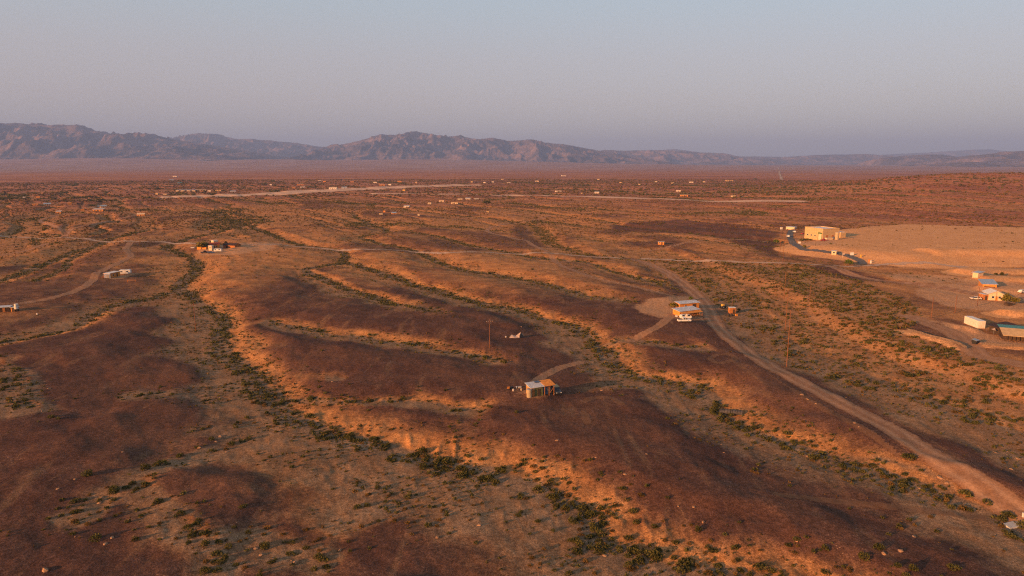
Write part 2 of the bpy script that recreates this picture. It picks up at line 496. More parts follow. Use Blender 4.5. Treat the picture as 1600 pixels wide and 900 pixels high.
# ---------------------------------------------------------------- the ground sheet
NC = 820
th = np.radians(np.concatenate([np.arange(-180, -44, 4.0), np.linspace(-44, 44, NC), np.arange(48, 180, 4.0)]))
rr = np.concatenate([np.geomspace(6, 72, 22)[:-1], np.geomspace(72, 9000, 600), np.geomspace(9000, 35000, 40)[1:]])
TH, RR = np.meshgrid(th, rr)
GX = (RR * np.sin(TH)).ravel(); GY = (RR * np.cos(TH)).ravel()
GZ, GM = height(GX, GY, True)
nr, nc = TH.shape
ii = np.arange(nr * nc).reshape(nr, nc)
nxt = np.roll(ii, -1, axis=1)
QUADS = np.stack([ii[:-1], ii[1:], nxt[1:], nxt[:-1]], -1).reshape(-1, 4)[:, ::-1]
GRID = {k: np.asarray(v).reshape(nr, nc) for k, v in dict(z=GZ, frac=GM['frac'], bed=GM['bed'], green=GM['green'], graded=GM['graded'], sunny=GM['sunny'], mesa=GM['mesa'], dmin=GM['dmin']).items()}
GWHICH = GM['which'].reshape(nr, nc)
LRR = np.log(rr)
def grid(x, y, names=('z',)):
    x = np.asarray(x, float).ravel(); y = np.asarray(y, float).ravel()
    r = np.maximum(np.hypot(x, y), rr[0]); t = np.arctan2(x, y)
    fi = np.interp(np.log(r), LRR, np.arange(nr)); fj = np.interp(t, th, np.arange(nc))
    i = np.minimum(fi.astype(int), nr - 2); j = np.minimum(fj.astype(int), nc - 2)
    # true fraction along the chord
    u = (r - rr[i]) / (rr[i + 1] - rr[i]); v = fj - j
    out = {}
    for k in names:
        a = GRID[k]
        out[k] = (a[i, j] * (1 - u) + a[i + 1, j] * u) * (1 - v) + (a[i, j + 1] * (1 - u) + a[i + 1, j + 1] * u) * v
    out['r'] = r
    out['which'] = GWHICH[np.where(u > 0.5, i + 1, i), np.where(v > 0.5, j + 1, j)]
    return out
def gz_at(x, y):
    return float(grid([x], [y])['z'][0])
def ground(px, py):
    """the point of the ground seen at a pixel of the 1600 x 900 frame"""
    z = 0.0
    for k in range(16):
        p = on_plane(px, py, z)
        z += 0.7 * (gz_at(p[0], p[1]) - z)
    p = on_plane(px, py, z)
    return Vector((p[0], p[1], gz_at(p[0], p[1])))

def gxy(px, py):
    p = ground(px, py)
    return np.array([p.x, p.y])
r_ = GM['r']
jn = fbm(GX / 45, GY / 45, 301, 4)
sand = np.clip(sstep(0.02, 0.92, GM['frac'] + 0.75 * (jn - 0.5)), 0, 1)
bed_shade = np.maximum(GM['bed'], 0.62 * (1 - GM['sunny']) * sstep(0.05, 0.5, GM['frac']) * (1 - sstep(300, 480, r_)))  # banks facing away from the sun go grey-brown: shade put into the mask
BROAD = np.array([gxy(a, c) for a, c in [(985, 408), (1060, 405), (1150, 412), (1250, 412), (1300, 425), (1345, 440), (1420, 470), (1445, 500), (1420, 515), (1500, 548), (1640, 590), (1760, 720), (1600, 705), (1550, 680), (1450, 636), (1320, 600), (1240, 578), (1200, 530), (1130, 503), (1150, 485), (1090, 452), (1040, 425)]])
def soft(poly, w, feather=8.0):
    lp = np.vstack([poly, poly[:1]])
    ix, d, _, _ = line_dist(GX, GY, lp, feather * 3)
    dd = np.full(len(GX), feather * 3); dd[ix] = d
    return w * sstep(-feather, feather, np.where(inside(GX, GY, poly), dd, -dd) + feather * 1.6 * (fbm(GX / 14, GY / 14, 311, 3) - 0.5))
# sandy open country: the scrub flat, the land right of it, and the middle distance
rightland = np.array([gxy(a, c) for a, c in [(1150, 470), (1180, 400), (1240, 385), (1300, 345), (1750, 340), (1750, 640), (1560, 610), (1400, 560), (1300, 500)]])
brd = soft(BROAD, 1.0)
sand = np.maximum(sand, 0.95 * brd)
bed_shade = np.maximum(bed_shade, brd * 0.38)
sand = np.maximum(sand, soft(rightland, 0.8) * (0.35 + 0.75 * sstep(0.34, 0.58, fbm(GX / 38, GY / 60, 317, 3))))
sand = np.maximum(sand, GM['mesa'])
sand = np.maximum(sand, sstep(230, 420, r_) * (0.30 + 0.62 * sstep(0.36, 0.62, fbm(GX / 55, GY / 90, 319, 4))))
for P_ in ([(1265, 418), (1300, 416), (1345, 425), (1392, 436), (1390, 442), (1330, 438), (1280, 428)], [(1215, 400), (1130, 372), (1060, 360), (1120, 350), (1215, 362)], [(950, 352), (1060, 343), (1180, 352), (1100, 362), (960, 362)]):
    sand = sand * (1 - soft(np.array([gxy(a, c) for a, c in P_]), 0.9, 6.0))
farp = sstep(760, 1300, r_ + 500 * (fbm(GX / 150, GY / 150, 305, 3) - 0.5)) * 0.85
redp = (1 - GM['mesa']) * sstep(560, 950, r_) * sstep(0.05, 0.35, GX / np.maximum(GY, 1)) * (1 - sstep(2500, 3800, r_)) * 0.6
sand_far = GM['frac'] * sstep(300, 500, r_)
farp = farp * (1 - 0.65 * sand_far * (1 - sstep(1300, 2600, r_)))
redp = redp * (1 - 0.75 * sand_far)
PADS = [  # bare worn ground around the homesteads
    [(985, 476), (1010, 467), (1050, 461), (1085, 462), (1118, 478), (1128, 497), (1095, 503), (1050, 500), (1010, 492), (985, 486)],
    [(800, 612), (830, 601), (870, 603), (880, 617), (850, 628), (815, 628)],
    [(300, 392), (335, 383), (395, 378), (445, 380), (430, 390), (360, 400), (310, 399)],
    [(150, 430), (200, 420), (215, 430), (175, 442)],
    [(1420, 448), (1510, 438), (1600, 440), (1640, 470), (1600, 485), (1500, 485), (1440, 470)],
    [(1440, 498), (1500, 505), (1560, 522), (1640, 525), (1640, 542), (1540, 545), (1470, 520)],
    [(1235, 375), (1275, 368), (1320, 372), (1300, 385), (1262, 386)],
    [(1505, 790), (1560, 797), (1590, 805), (1560, 815), (1520, 800)],
    [(1385, 425), (1450, 428), (1500, 430), (1520, 440), (1450, 445), (1390, 440)],
]
pad = np.zeros(len(GX))
for P_ in PADS:
    w = np.array([gxy(a, c) for a, c in P_])
    cx, cy = w.mean(0)
    rad = np.hypot(*(w - [cx, cy]).T).max() + 20
    m = np.nonzero(np.hypot(GX - cx, GY - cy) < rad)[0]
    ins = inside(GX[m], GY[m], w)
    _, d, _, _ = None, None, None, None
    lp = np.vstack([w, w[:1]])
    ix, d, _, _ = line_dist(GX[m], GY[m], lp, 25.0)
    dd = np.full(len(m), 25.0); dd[ix] = d
    sgn = np.where(ins, dd, -dd)
    pad[m] = np.maximum(pad[m], 0.7 * sstep(-4, 6, sgn + 9 * (fbm(GX[m] / 7, GY[m] / 7, 331, 3) - 0.5)))
mask1 = np.stack([sand, bed_shade, GM['graded']], 1)
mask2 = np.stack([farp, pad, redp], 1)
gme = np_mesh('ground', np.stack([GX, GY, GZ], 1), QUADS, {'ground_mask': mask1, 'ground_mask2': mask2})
GROUND_MAT = ground_material()
structure(link('ground', gme, GROUND_MAT))

# ---------------------------------------------------------------- roads: lie on the ground sheet's own facets
def road_material(name, c0, c1, rut, amax=0.94):
    t = NT(name)
    geo = t.new('ShaderNodeNewGeometry')
    P = geo.outputs['Position']
    s = t.new('ShaderNodeSeparateColor'); t.link(t.attr('road').outputs['Color'], s.inputs[0])
    n1 = t.noise(0.5, 5, 0.65, P); n2 = t.noise(3.0, 3, 0.6, P)
    c = t.mix(t.maprange(n1, 0.3, 0.7, 0, 1), c0, c1)
    c = t.mix(t.math('MULTIPLY', s.outputs[1], 0.7), c, rut)
    c = t.mix(1.0, c, t.maprange(n2, 0.3, 0.7, 0.8, 1.2), 'MULTIPLY')
    p = t.principled(c, 0.92, 0, t.bump(n2, 0.4, 0.1), 0.08)
    tr = t.new('ShaderNodeBsdfTransparent')
    mx = t.new('ShaderNodeMixShader')
    a = t.math('ADD', s.outputs[0], t.math('MULTIPLY', t.math('SUBTRACT', n1, 0.5), 0.9))
    t.link(t.maprange(a, 0.3, 0.62, 0, amax), mx.inputs[0])
    t.link(tr.outputs[0], mx.inputs[1]); t.link(p.outputs[0], mx.inputs[2])
    return t.finish(mx)

DIRT = road_material('dirt_road', (0.30, 0.145, 0.074), (0.42, 0.21, 0.11), (0.56, 0.31, 0.175), 0.8)
FAINT = road_material('faint_track', (0.35, 0.175, 0.09), (0.44, 0.23, 0.122), (0.50, 0.27, 0.15), 0.72)
THIN = road_material('scuffed_track', (0.25, 0.12, 0.06), (0.33, 0.165, 0.085), (0.36, 0.18, 0.095), 0.45)
GRAVEL = road_material('gravel_road', (0.40, 0.255, 0.17), (0.50, 0.33, 0.225), (0.52, 0.35, 0.24))
TAR = road_material('worn_tarmac', (0.10, 0.092, 0.09), (0.135, 0.125, 0.12), (0.15, 0.14, 0.13))
STRIP = road_material('bare_strip', (0.55, 0.33, 0.20), (0.64, 0.40, 0.26), (0.64, 0.40, 0.26))
ROADS = [
    ('dirt_road', DIRT, 3.9, 'wide dirt road sweeping down the right of the picture', [(985, 404), (1010, 412), (1040, 425), (1062, 440), (1086, 460), (1102, 476), (1112, 495), (1130, 520), (1162, 546), (1205, 573), (1255, 600), (1325, 636), (1400, 676), (1470, 718), (1550, 770), (1640, 830)], 0.05),
    ('gravel_road', GRAVEL, 2.4, 'grey gravel road crossing the middle of the desert', [(-60, 366), (0, 368), (100, 371), (140, 374), (200, 377), (255, 378), (320, 382), (400, 382), (450, 384), (500, 388), (535, 391), (575, 390), (620, 391), (650, 394), (700, 395), (750, 394), (785, 396), (822, 397), (860, 396), (910, 400), (940, 402), (975, 404), (1025, 405), (1100, 408), (1200, 411), (1280, 414), (1340, 416), (1400, 412), (1500, 417), (1640, 423)], 0.04),
    ('dirt_track', DIRT, 2.2, 'dirt track bending uphill from the gravel road', [(862, 397), (832, 383), (822, 376), (800, 372), (776, 367), (760, 361), (768, 355), (790, 350), (830, 345), (862, 336)], 0.06),
    ('dirt_track', FAINT, 2.0, 'pale track from the gravel road to the orange homestead', [(862, 398), (870, 411), (892, 421), (922, 432), (962, 442), (1002, 451), (1055, 463)], 0.06),
    ('dirt_track', FAINT, 2.4, 'dirt track winding down past the white trailer', [(205, 379), (197, 390), (205, 400), (186, 410), (161, 422), (147, 433), (132, 447), (112, 457), (80, 466), (30, 474)], 0.05),
    ('dirt_track', DIRT, 2.6, 'forked track joining the gravel road at the left', [(100, 371), (106, 362), (126, 354), (147, 350), (200, 339), (225, 334)], 0.05),
    ('dirt_track', DIRT, 2.2, 'short track fork meeting the forked track at the left', [(102, 367), (95, 359), (80, 351), (63, 345), (90, 336), (135, 329)], 0.06),
    ('dirt_track', FAINT, 2.4, 'faint track running off the left edge', [(72, 381), (50, 389), (12, 397), (-40, 404)], 0.07),
    ('dirt_track', FAINT, 1.7, 'two wheel track climbing right from the tin roofed shed', [(832, 601), (842, 592), (855, 583), (878, 573), (906, 566)], 0.06),
    ('dirt_track', FAINT, 1.9, 'track dropping left from the orange homestead', [(1060, 488), (1040, 500), (1022, 514), (1000, 526), (985, 533)], 0.06),
    ('dirt_road', DIRT, 3.6, 'pale dirt road leading to the blue roofed sheds', [(1295, 416), (1326, 427), (1364, 437), (1412, 442), (1476, 450), (1530, 460), (1640, 480)], 0.05),
    ('dirt_road', FAINT, 4.2, 'dirt road passing the white container at the right', [(1422, 495), (1450, 506), (1490, 522), (1514, 541), (1530, 556), (1566, 564), (1640, 580)], 0.05),
    ('paved_road', TAR, 2.7, 'dark tarmac drive curving to the tan warehouse', [(1236, 360), (1234, 369), (1238, 379), (1250, 387), (1270, 391), (1295, 394), (1318, 398), (1338, 405), (1350, 412), (1338, 416)], 0.03),
    ('dirt_track', THIN, 1.7, 'thin pale wheel track along the roadside rocks', [(1205, 580), (1250, 614), (1290, 639), (1340, 667), (1408, 708)], 0.07),
    ('dirt_track', THIN, 1.3, 'thin track scratched across the dark foreground flat', [(1215, 772), (1280, 780), (1370, 790), (1450, 799), (1530, 808)], 0.07),
    ('dirt_track', FAINT, 2.0, 'faint track behind the small orange hut', [(1010, 392), (1050, 384), (1090, 376), (1150, 374), (1215, 380)], 0.07),
    ('dirt_track', THIN, 1.2, 'looping wheel ring on the dark flat below the homestead', [(1112, 561), (1118, 555), (1132, 553), (1144, 556), (1146, 562), (1134, 567), (1120, 567), (1112, 562)], 0.07),
    ('dirt_track', THIN, 1.2, 'faint turning track on the flat right of the tin roofed shed', [(915, 628), (926, 622), (942, 620), (958, 624), (968, 631)], 0.07),
    ('dirt_track', THIN, 1.2, 'short faint wheel mark below the tin roofed shed', [(914, 646), (917, 653), (921, 661)], 0.07),
    ('airstrip', STRIP, 66.0, 'pale bare airstrip on the far plain', [(300, 306), (400, 303), (520, 297), (620, 292), (720, 289)], 0.04),
    ('far_road', STRIP, 18.0, 'pale straight road across the far plain', [(585, 302), (700, 303), (800, 304), (1000, 309), (1200, 315), (1245, 317)], 0.03),
    ('far_highway', GRAVEL, 6.0, 'dark straight highway running to the far mountains', [(1222, 281), (1219, 274), (1217, 268), (1216, 264)], 0.03),
]
CLEAR = []       # no shrubs on these
def rut_line(pts):
    return pts
for nm, mat, w, lab, px, jt in ROADS:
    pts = catmull([gxy(a, c) for a, c in px], 3) if not nm.startswith(('far_', 'air')) else pxline(px, 3)
    if nm == 'far_highway':
        pts = np.array([on_plane(a, c) for a, c in px])
    CLEAR.append((pts, w + 0.8))
    R = w * 1.45
    amp = 1.2 if w < 6 else 0.0
    xx = GX + amp * (vnoise(GX / 9, GY / 9, 71) - 0.5); yy = GY + amp * (vnoise(GX / 9, GY / 9, 72) - 0.5)
    idx, d, _, t = line_dist(xx, yy, pts, R)
    sel = np.zeros(len(GX), bool); sel[idx] = True
    q = QUADS[sel[QUADS].any(1)]
    used = np.unique(q)
    remap = np.full(len(GX), -1); remap[used] = np.arange(len(used))
    dist = np.full(len(GX), R); dist[idx] = d
    al = 1 - sstep(0.40 * w, 1.35 * w, dist[used])
    rut = np.exp(-((dist[used] - 0.45 * w) / (0.16 * w)) ** 2)
    v = np.stack([GX[used], GY[used], GZ[used] + 0.05 * np.maximum(1.0, GM['r'][used] / 300)], 1)
    me = np_mesh(nm, v, remap[q], {'road': np.stack([al, rut, al * 0], 1)})
    structure(link(nm, me, mat), lab)

# ---------------------------------------------------------------- mountains
def mountain_material():
    t = NT('bare_rock')
    geo = t.new('ShaderNodeNewGeometry'); P = geo.outputs['Position']
    n1 = t.noise(0.0016, 6, 0.62, P); n2 = t.noise(0.012, 4, 0.6, P)
    c = t.mix(t.maprange(n1, 0.35, 0.66, 0, 1), (0.062, 0.052, 0.064), (0.21, 0.140, 0.132))
    c = t.mix(1.0, c, t.maprange(n2, 0.3, 0.7, 0.72, 1.28), 'MULTIPLY')
    return t.finish(t.principled(c, 0.95, 0, t.bump(n2, 0.7, 45.0), 0.05))
MTN = mountain_material()
def crest_z(px, py, Y):
    dx, dy, dz = ray(px, py)
    return CAM_H + dz / dy * Y

def mountain(prof, Y0, front, back, lab, seed, rough=1.0, nx=360, ny=90, lam=1150.0):
    px = np.array([p[0] for p in prof], float); py = np.array([p[1] for p in prof], float)
    xs = np.linspace(px[0], px[-1], nx)
    ys = np.interp(xs, px, py)
    z0 = np.array([crest_z(a, b, Y0) for a, b in zip(xs, ys)])
    X0 = np.array([ray(a, 250)[0] / ray(a, 250)[1] * Y0 for a in xs])
    T = np.concatenate([np.linspace(-1, 0, int(ny * 0.72)), np.linspace(0, 1, ny - int(ny * 0.72) + 1)[1:]])
    tt, XX = np.meshgrid(T, X0, indexing='ij'); ZZ = np.broadcast_to(z0, tt.shape)
    fv = 0.72 + 0.65 * fbm(X0 / 1900.0, X0 * 0 + seed, seed + 3, 3)
    YY = Y0 + np.where(tt < 0, tt * front * fv[None, :], tt * back)
    XX = XX * 1.0
    gz = height(XX, YY).reshape(XX.shape)
    top = np.maximum(ZZ - gz, 5.0)
    a = np.abs(tt)
    rg = ridged(XX / lam + 0.25 * fbm(YY / 2000, XX / 2000, seed), YY / (lam * 1.9), seed, 5, 0.52)
    rg2 = ridged(XX / (lam * 0.30), YY / (lam * 0.45), seed + 5, 4, 0.55)
    spur = np.clip(1 - a ** (0.75 + 0.0 * rg), 0, 1)
    env = np.clip(1 - a, 0, 1)
    shape = env ** 1.15 + rough * (1.5 * (rg - 0.42) * np.sqrt(env) * (1 - env) + 0.56 * (rg2 - 0.4) * (env ** 0.7) * np.clip(a * 4 + 0.10, 0, 1))
    zz = gz - 8 + top * np.clip(shape, -0.02, 1.25)
    edge = np.minimum(1, np.minimum(np.arange(nx), np.arange(nx)[::-1]) / 12.0)
    zz = np.where(a >= 0.999, gz - 30, zz * edge + (gz - 30) * (1 - edge))
    n0, n1 = tt.shape
    k = np.arange(n0 * n1).reshape(n0, n1)
    q = np.stack([k[:-1, :-1], k[:-1, 1:], k[1:, 1:], k[1:, :-1]], -1).reshape(-1, 4)
    me = np_mesh('mountain_range', np.stack([XX.ravel(), YY.ravel(), zz.ravel()], 1), q)
    structure(link('mountain_range', me, MTN), lab)

mountain([(-330, 215), (-200, 200), (-90, 197), (0, 192), (35, 191), (75, 195), (128, 195), (150, 202), (180, 209), (240, 208), (270, 216), (300, 222), (330, 226), (362, 231), (392, 236), (420, 242), (450, 250)], 14500, 3300, 3000, 'dark purple mountain range at the left', 3, 1.0, 560)
mountain([(215, 232), (255, 220), (290, 211), (312, 208), (345, 210), (372, 217), (400, 217), (440, 221), (470, 224), (505, 229), (525, 229), (560, 226), (600, 236), (640, 246)], 21000, 3500, 3500, 'hazy pale mountains behind the dark left range', 13, 1.0)
mountain([(440, 250), (485, 241), (520, 226), (545, 224), (562, 219), (580, 214), (597, 208), (615, 211), (650, 205), (675, 209), (700, 212), (720, 211), (745, 217), (770, 214), (790, 219), (825, 218), (850, 222), (878, 224), (905, 229), (930, 234), (955, 239), (990, 244), (1030, 249)], 16500, 3000, 3500, 'rugged pinkish mountain range in the centre', 23, 1.0, 560)
mountain([(900, 240), (945, 234), (980, 235), (1010, 234), (1035, 234), (1065, 236), (1100, 238), (1130, 239), (1150, 243), (1180, 246), (1230, 249)], 20000, 2600, 3000, 'low dark mountains right of the central range', 33, 0.9)
mountain([(960, 240), (1030, 235), (1052, 232), (1075, 235), (1110, 241)], 30000, 3000, 3000, 'faint pink peak behind the low mountains', 39, 0.7, 200, 60)
mountain([(1130, 248), (1175, 244), (1225, 245), (1270, 242), (1310, 241), (1352, 240), (1385, 243), (1410, 246), (1460, 250)], 22000, 2600, 3000, 'low hazy hills on the right horizon', 43, 0.9)
mountain([(1370, 247), (1410, 243), (1440, 241), (1470, 241), (1505, 245), (1530, 249), (1545, 251)], 15000, 2000, 2400, 'small blue hill on the right horizon', 53, 0.9, 260)
mountain([(1340, 244), (1400, 240), (1450, 238), (1480, 236), (1515, 234), (1545, 233), (1580, 237), (1680, 238), (1760, 243)], 30000, 3000, 3000, 'faint pink mountains on the right horizon', 59, 0.7, 260, 60)
mountain([(1490, 252), (1515, 245), (1540, 240), (1570, 236), (1600, 235), (1660, 229), (1740, 226), (1850, 232), (1950, 246)], 12500, 2200, 2600, 'purple mountain at the right edge', 63, 0.9, 360)
mountain([(1430, 258), (1470, 254), (1520, 252), (1560, 254), (1590, 257)], 10500, 1200, 1500, 'low purple foothill beneath the right mountains', 69, 0.8, 160, 50)

# ---------------------------------------------------------------- haze over the whole basin
def haze():
    x0, x1, y0, y1, z0, z1 = -36000, 36000, -36000, 36000, -60, 1250
    v = [(x, y, z) for z in (z0, z1) for y in (y0, y1) for x in (x0, x1)]
    f = [(2, 3, 1, 0), (4, 5, 7, 6), (0, 1, 5, 4), (2, 6, 7, 3), (0, 4, 6, 2), (1, 3, 7, 5)]
    me = bpy.data.meshes.new('haze'); me.from_pydata(v, [], f); me.update()
    o = link('haze', me)
    t = NT('haze_air')
    p = t.new('ShaderNodeVolumePrincipled')
    p.inputs['Color'].default_value = (0.32, 0.50, 1.0, 1)
    p.inputs['Density'].default_value = 5.4e-5
    p.inputs['Anisotropy'].default_value = 0.0
    t.link(p.outputs[0], t.out.inputs['Volume'])
    me.materials.append(t.m)
    o['kind'] = 'stuff'
    o['label'] = 'thin blue grey haze over the whole desert basin'
    return o
haze()

# ---------------------------------------------------------------- shrubs
def leaf_material(name, lo, hi):
    t = NT(name)
    a = t.new('ShaderNodeSeparateColor'); t.link(t.attr('tint').outputs['Color'], a.inputs[0])
    oi = t.new('ShaderNodeObjectInfo')
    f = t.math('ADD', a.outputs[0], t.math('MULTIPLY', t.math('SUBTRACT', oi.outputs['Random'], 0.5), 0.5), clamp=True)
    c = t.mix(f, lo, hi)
    d = t.new('ShaderNodeBsdfDiffuse'); t.setv(d.inputs[0], c)
    tr = t.new('ShaderNodeBsdfTranslucent'); t.setv(tr.inputs[0], c)
    mx = t.new('ShaderNodeMixShader'); mx.inputs[0].default_value = 0.25
    t.link(d.outputs[0], mx.inputs[1]); t.link(tr.outputs[0], mx.inputs[2])
    return t.finish(mx)
LEAF = {'green': leaf_material('creosote_leaf', (0.040, 0.042, 0.013), (0.150, 0.128, 0.040)),
        'dry': leaf_material('bursage_leaf', (0.060, 0.040, 0.014), (0.27, 0.155, 0.050))}

def bush_template(seed, nq, leaf, tall=0.75, stems=0):
    """a dome of separate leafy sprays, radius 1, base at z = 0: verts (n,3), quads, tint"""
    g = np.random.default_rng(seed)
    lob = g.normal(size=(5, 3)); lob[:, 2] = np.abs(lob[:, 2]) * 0.6
    lob /= np.linalg.norm(lob, axis=1)[:, None]
    d = g.normal(size=(nq, 3)); d[:, 2] = np.abs(d[:, 2])
    d /= np.linalg.norm(d, axis=1)[:, None]
    bump = np.max(d @ lob.T, axis=1)
    rad = (0.62 + 0.38 * np.clip(bump, 0, 1) ** 4) * g.uniform(0.15, 1, nq) ** (1 / 2.6)
    c = d * rad[:, None]
    c[:, 2] = c[:, 2] * tall * (0.85 + 0.3 * g.random(nq)) + 0.05
    up = d * 0.6 + g.normal(size=(nq, 3)) * 0.55 + np.array([0, 0, 0.35])
    up /= np.linalg.norm(up, axis=1)[:, None]
    sd = np.cross(up, g.normal(size=(nq, 3))); sd /= np.linalg.norm(sd, axis=1)[:, None]
    L = leaf * g.uniform(0.7, 1.35, nq)[:, None]; W = L * g.uniform(0.35, 0.75, nq)[:, None]
    v = np.stack([c - up * L, c + sd * W, c + up * L, c - sd * W], 1).reshape(-1, 3)
    v[:, 2] = np.maximum(v[:, 2], -0.02)
    q = np.arange(nq * 4).reshape(nq, 4)
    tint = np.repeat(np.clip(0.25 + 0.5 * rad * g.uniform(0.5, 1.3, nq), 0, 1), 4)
    for k in range(stems):
        a = g.uniform(0, 2 * math.pi); e = np.array([math.cos(a) * 0.55, math.sin(a) * 0.55, tall * 0.8])
        p = np.array([-math.sin(a), math.cos(a), 0]) * 0.02
        b0 = len(v)
        v = np.vstack([v, [-p, p, e + p, e - p]]); q = np.vstack([q, [[b0, b0 + 1, b0 + 2, b0 + 3]]])
        tint = np.concatenate([tint, [0.1] * 4])
    return v, q, tint

TPL = {}
for kind, tall in (('green', 0.72), ('dry', 0.62)):
    TPL[kind] = {'full': [bush_template(100 + k, 210, 0.13, tall * (0.85 + 0.08 * k), 6) for k in range(6)],
                 'near': [bush_template(200 + k, 34, 0.28, tall) for k in range(6)],
                 'mid': [bush_template(300 + k, 10, 0.46, tall) for k in range(6)],
                 'far': [bush_template(400 + k, 3, 0.62, tall * 0.8) for k in range(5)]}
g = np.random.default_rng(21)
def scatter(r0, r1, n):
    r = np.sqrt(g.uniform(r0 * r0, r1 * r1, n)); t = np.radians(g.uniform(-42, 42, n))
    return r * np.sin(t), r * np.cos(t)

BUSH = []          # x, y, radius, kind, region
def add_zone(r0, r1, n, smul=1.0):
    x, y = scatter(r0, r1, n)
    area = 0.5 * math.radians(84) * (r1 * r1 - r0 * r0)
    cand = n / area
    m = grid(x, y, ('z', 'frac', 'bed', 'green', 'graded', 'sunny', 'mesa', 'dmin')); z = m['z']
    cl = fbm(x / 14, y / 14, 501, 3); cl2 = fbm(x / 60, y / 60, 503, 3); cl3 = vnoise(x / 5, y / 5, 507)
    r = m['r']
    gr = m['green'] * 1.3 * sstep(0.22, 0.55, cl3 * 0.5 + cl * 0.6)
    bank = m['frac'] * (0.75 + 0.35 * m['sunny']) * sstep(0.34, 0.66, 0.6 * cl + 0.4 * cl3) * (1 - 0.7 * m['bed']) * (1 - 0.82 * sstep(320, 620, r))
    inb = inside(x, y, BROAD)
    br = np.where(inb, 0.36 * sstep(0.34, 0.56, cl) + 0.13, 0)
    far = sstep(380, 700, r) * (0.03 + 0.075 * sstep(0.40, 0.6, cl2))
    flat = 0.003 + 0.02 * sstep(0.58, 0.72, cl2) * sstep(0.45, 0.6, cl)
    dens = np.maximum.reduce([gr, bank, br, far, flat]) * (1 - 0.93 * sstep(0.3, 0.8, m['graded'] + (m['mesa'] > 0.5) * 0.0))
    dens = np.where((m['mesa'] > 0.6) & (m['graded'] < 0.4), 0.012, dens)
    if smul != 1.0:
        dens = dens / smul ** 2
    keep = g.random(n) < dens / cand
    for pts, w in CLEAR:
        ix, d, _, _ = line_dist(x, y, pts, w)
        keep[ix] = False
    for P_ in PADS[:6]:
        keep &= ~(inside(x, y, np.array([gxy(a, c) for a, c in P_])) & (g.random(n) < 0.97))
    k = np.nonzero(keep)[0]
    if smul == 1.0:      # one bush to a plot
        cell = np.round(x[k] / 1.15).astype(np.int64) * 100003 + np.round(y[k] / 1.15).astype(np.int64)
        _, first = np.unique(cell, return_index=True)
        k = k[first]
    top = np.argmax(np.stack([gr, bank, br, far, flat]), 0)
    u = g.random(n)
    big = np.where(top == 0, 0.36 + 0.85 * u ** 2.4, np.where(top == 1, 0.28 + 0.55 * u ** 2.2, np.where(top == 2, 0.50 + 0.85 * u ** 2, np.where(top == 4, 0.2 + 0.35 * u ** 2, 0.45 + 0.55 * u)))) * smul
    pdry = np.select([top == 0, top == 1, top == 2, top == 3], [0.18, 0.45, 0.50, 0.8], 0.6)
    pdry = np.where((m['mesa'] > 0.6), 0.8, pdry)
    dry = g.random(n) < pdry
    for i in k:
        reg = 'broad' if inb[i] else ('flat' if m['dmin'][i] > 30 or m['which'][i] < 0 else WASHES[m['which'][i]][6])
        BUSH.append((x[i], y[i], z[i], big[i] * (0.8 if dry[i] and top[i] != 3 else 1.0), 'dry' if dry[i] else 'green', reg))
add_zone(72, 330, 170000)
add_zone(330, 700, 240000)
add_zone(700, 1300, 190000, 1.45)
add_zone(1300, 2800, 150000, 3.3)

HAND = [(1025, 872, 26), (1072, 882, 30), (982, 842, 18), (992, 858, 18), (912, 796, 24), (885, 796, 18), (868, 778, 20), (840, 767, 22), (938, 836, 20), (908, 836, 11), (895, 815, 18), (1187, 887, 24), (1206, 893, 16), (660, 707, 22), (582, 688, 17), (552, 688, 16), (601, 700, 22), (697, 723, 22), (720, 733, 16), (725, 743, 18), (755, 748, 20), (775, 754, 14), (637, 778, 14), (787, 732, 13), (555, 768, 12), (137, 743, 15), (250, 726, 19), (227, 733, 17), (207, 756, 13), (178, 767, 19), (247, 785, 16), (120, 801, 15), (137, 820, 11), (282, 803, 15), (307, 818, 12), (322, 834, 17), (342, 848, 13), (340, 866, 18), (150, 842, 18), (200, 816, 10), (117, 784, 14), (380, 792, 13), (280, 713, 14), (330, 687, 11), (1290, 858, 14), (1372, 856, 19), (1350, 872, 19), (1245, 843, 13), (1510, 773, 21), (1542, 786, 15), (1575, 806, 19), (1566, 812, 16), (1597, 824, 17), (1420, 716, 22), (1230, 678, 14), (1490, 888, 18), (1355, 745, 10), (1380, 746, 9), (1392, 757, 11), (889, 755, 12), (923, 719, 11), (974, 764, 12), (1002, 774, 12), (1044, 778, 10), (990, 800, 16), (1023, 824, 14), (995, 817, 14), (1091, 829, 14), (940, 795, 16), (957, 805, 13), (870, 713, 10), (816, 726, 12), (832, 730, 12), (1427, 890, 15), (1153, 855, 10), (1102, 864, 9), (1120, 862, 10), (848, 792, 9), (813, 801, 8), (863, 830, 10), (827, 835, 8), (915, 878, 11), (903, 885, 9), (960, 866, 9), (888, 897, 14), (929, 896, 10), (1270, 720, 9), (1246, 735, 8), (478, 828, 11), (455, 848, 12), (577, 857, 9), (637, 818, 10), (658, 808, 9), (687, 813, 9), (632, 796, 10), (697, 801, 10), (418, 826, 11), (442, 835, 10), (412, 835, 8), (748, 805, 8), (790, 816, 9), (740, 790, 8), (738, 778, 7), (719, 783, 8), (734, 813, 7), (675, 770, 7), (612, 772, 9)]
def near_region(p):
    best = ('flat', 40.0)
    for pts, D, b, ss, sh, gg, nm in WASHES:
        ix, d, _, _ = line_dist(np.array([p[0]]), np.array([p[1]]), pts, 40.0)
        if len(ix) and d[0] < best[1]:
            best = (nm, d[0])
    return best[0]
hand_bush = []
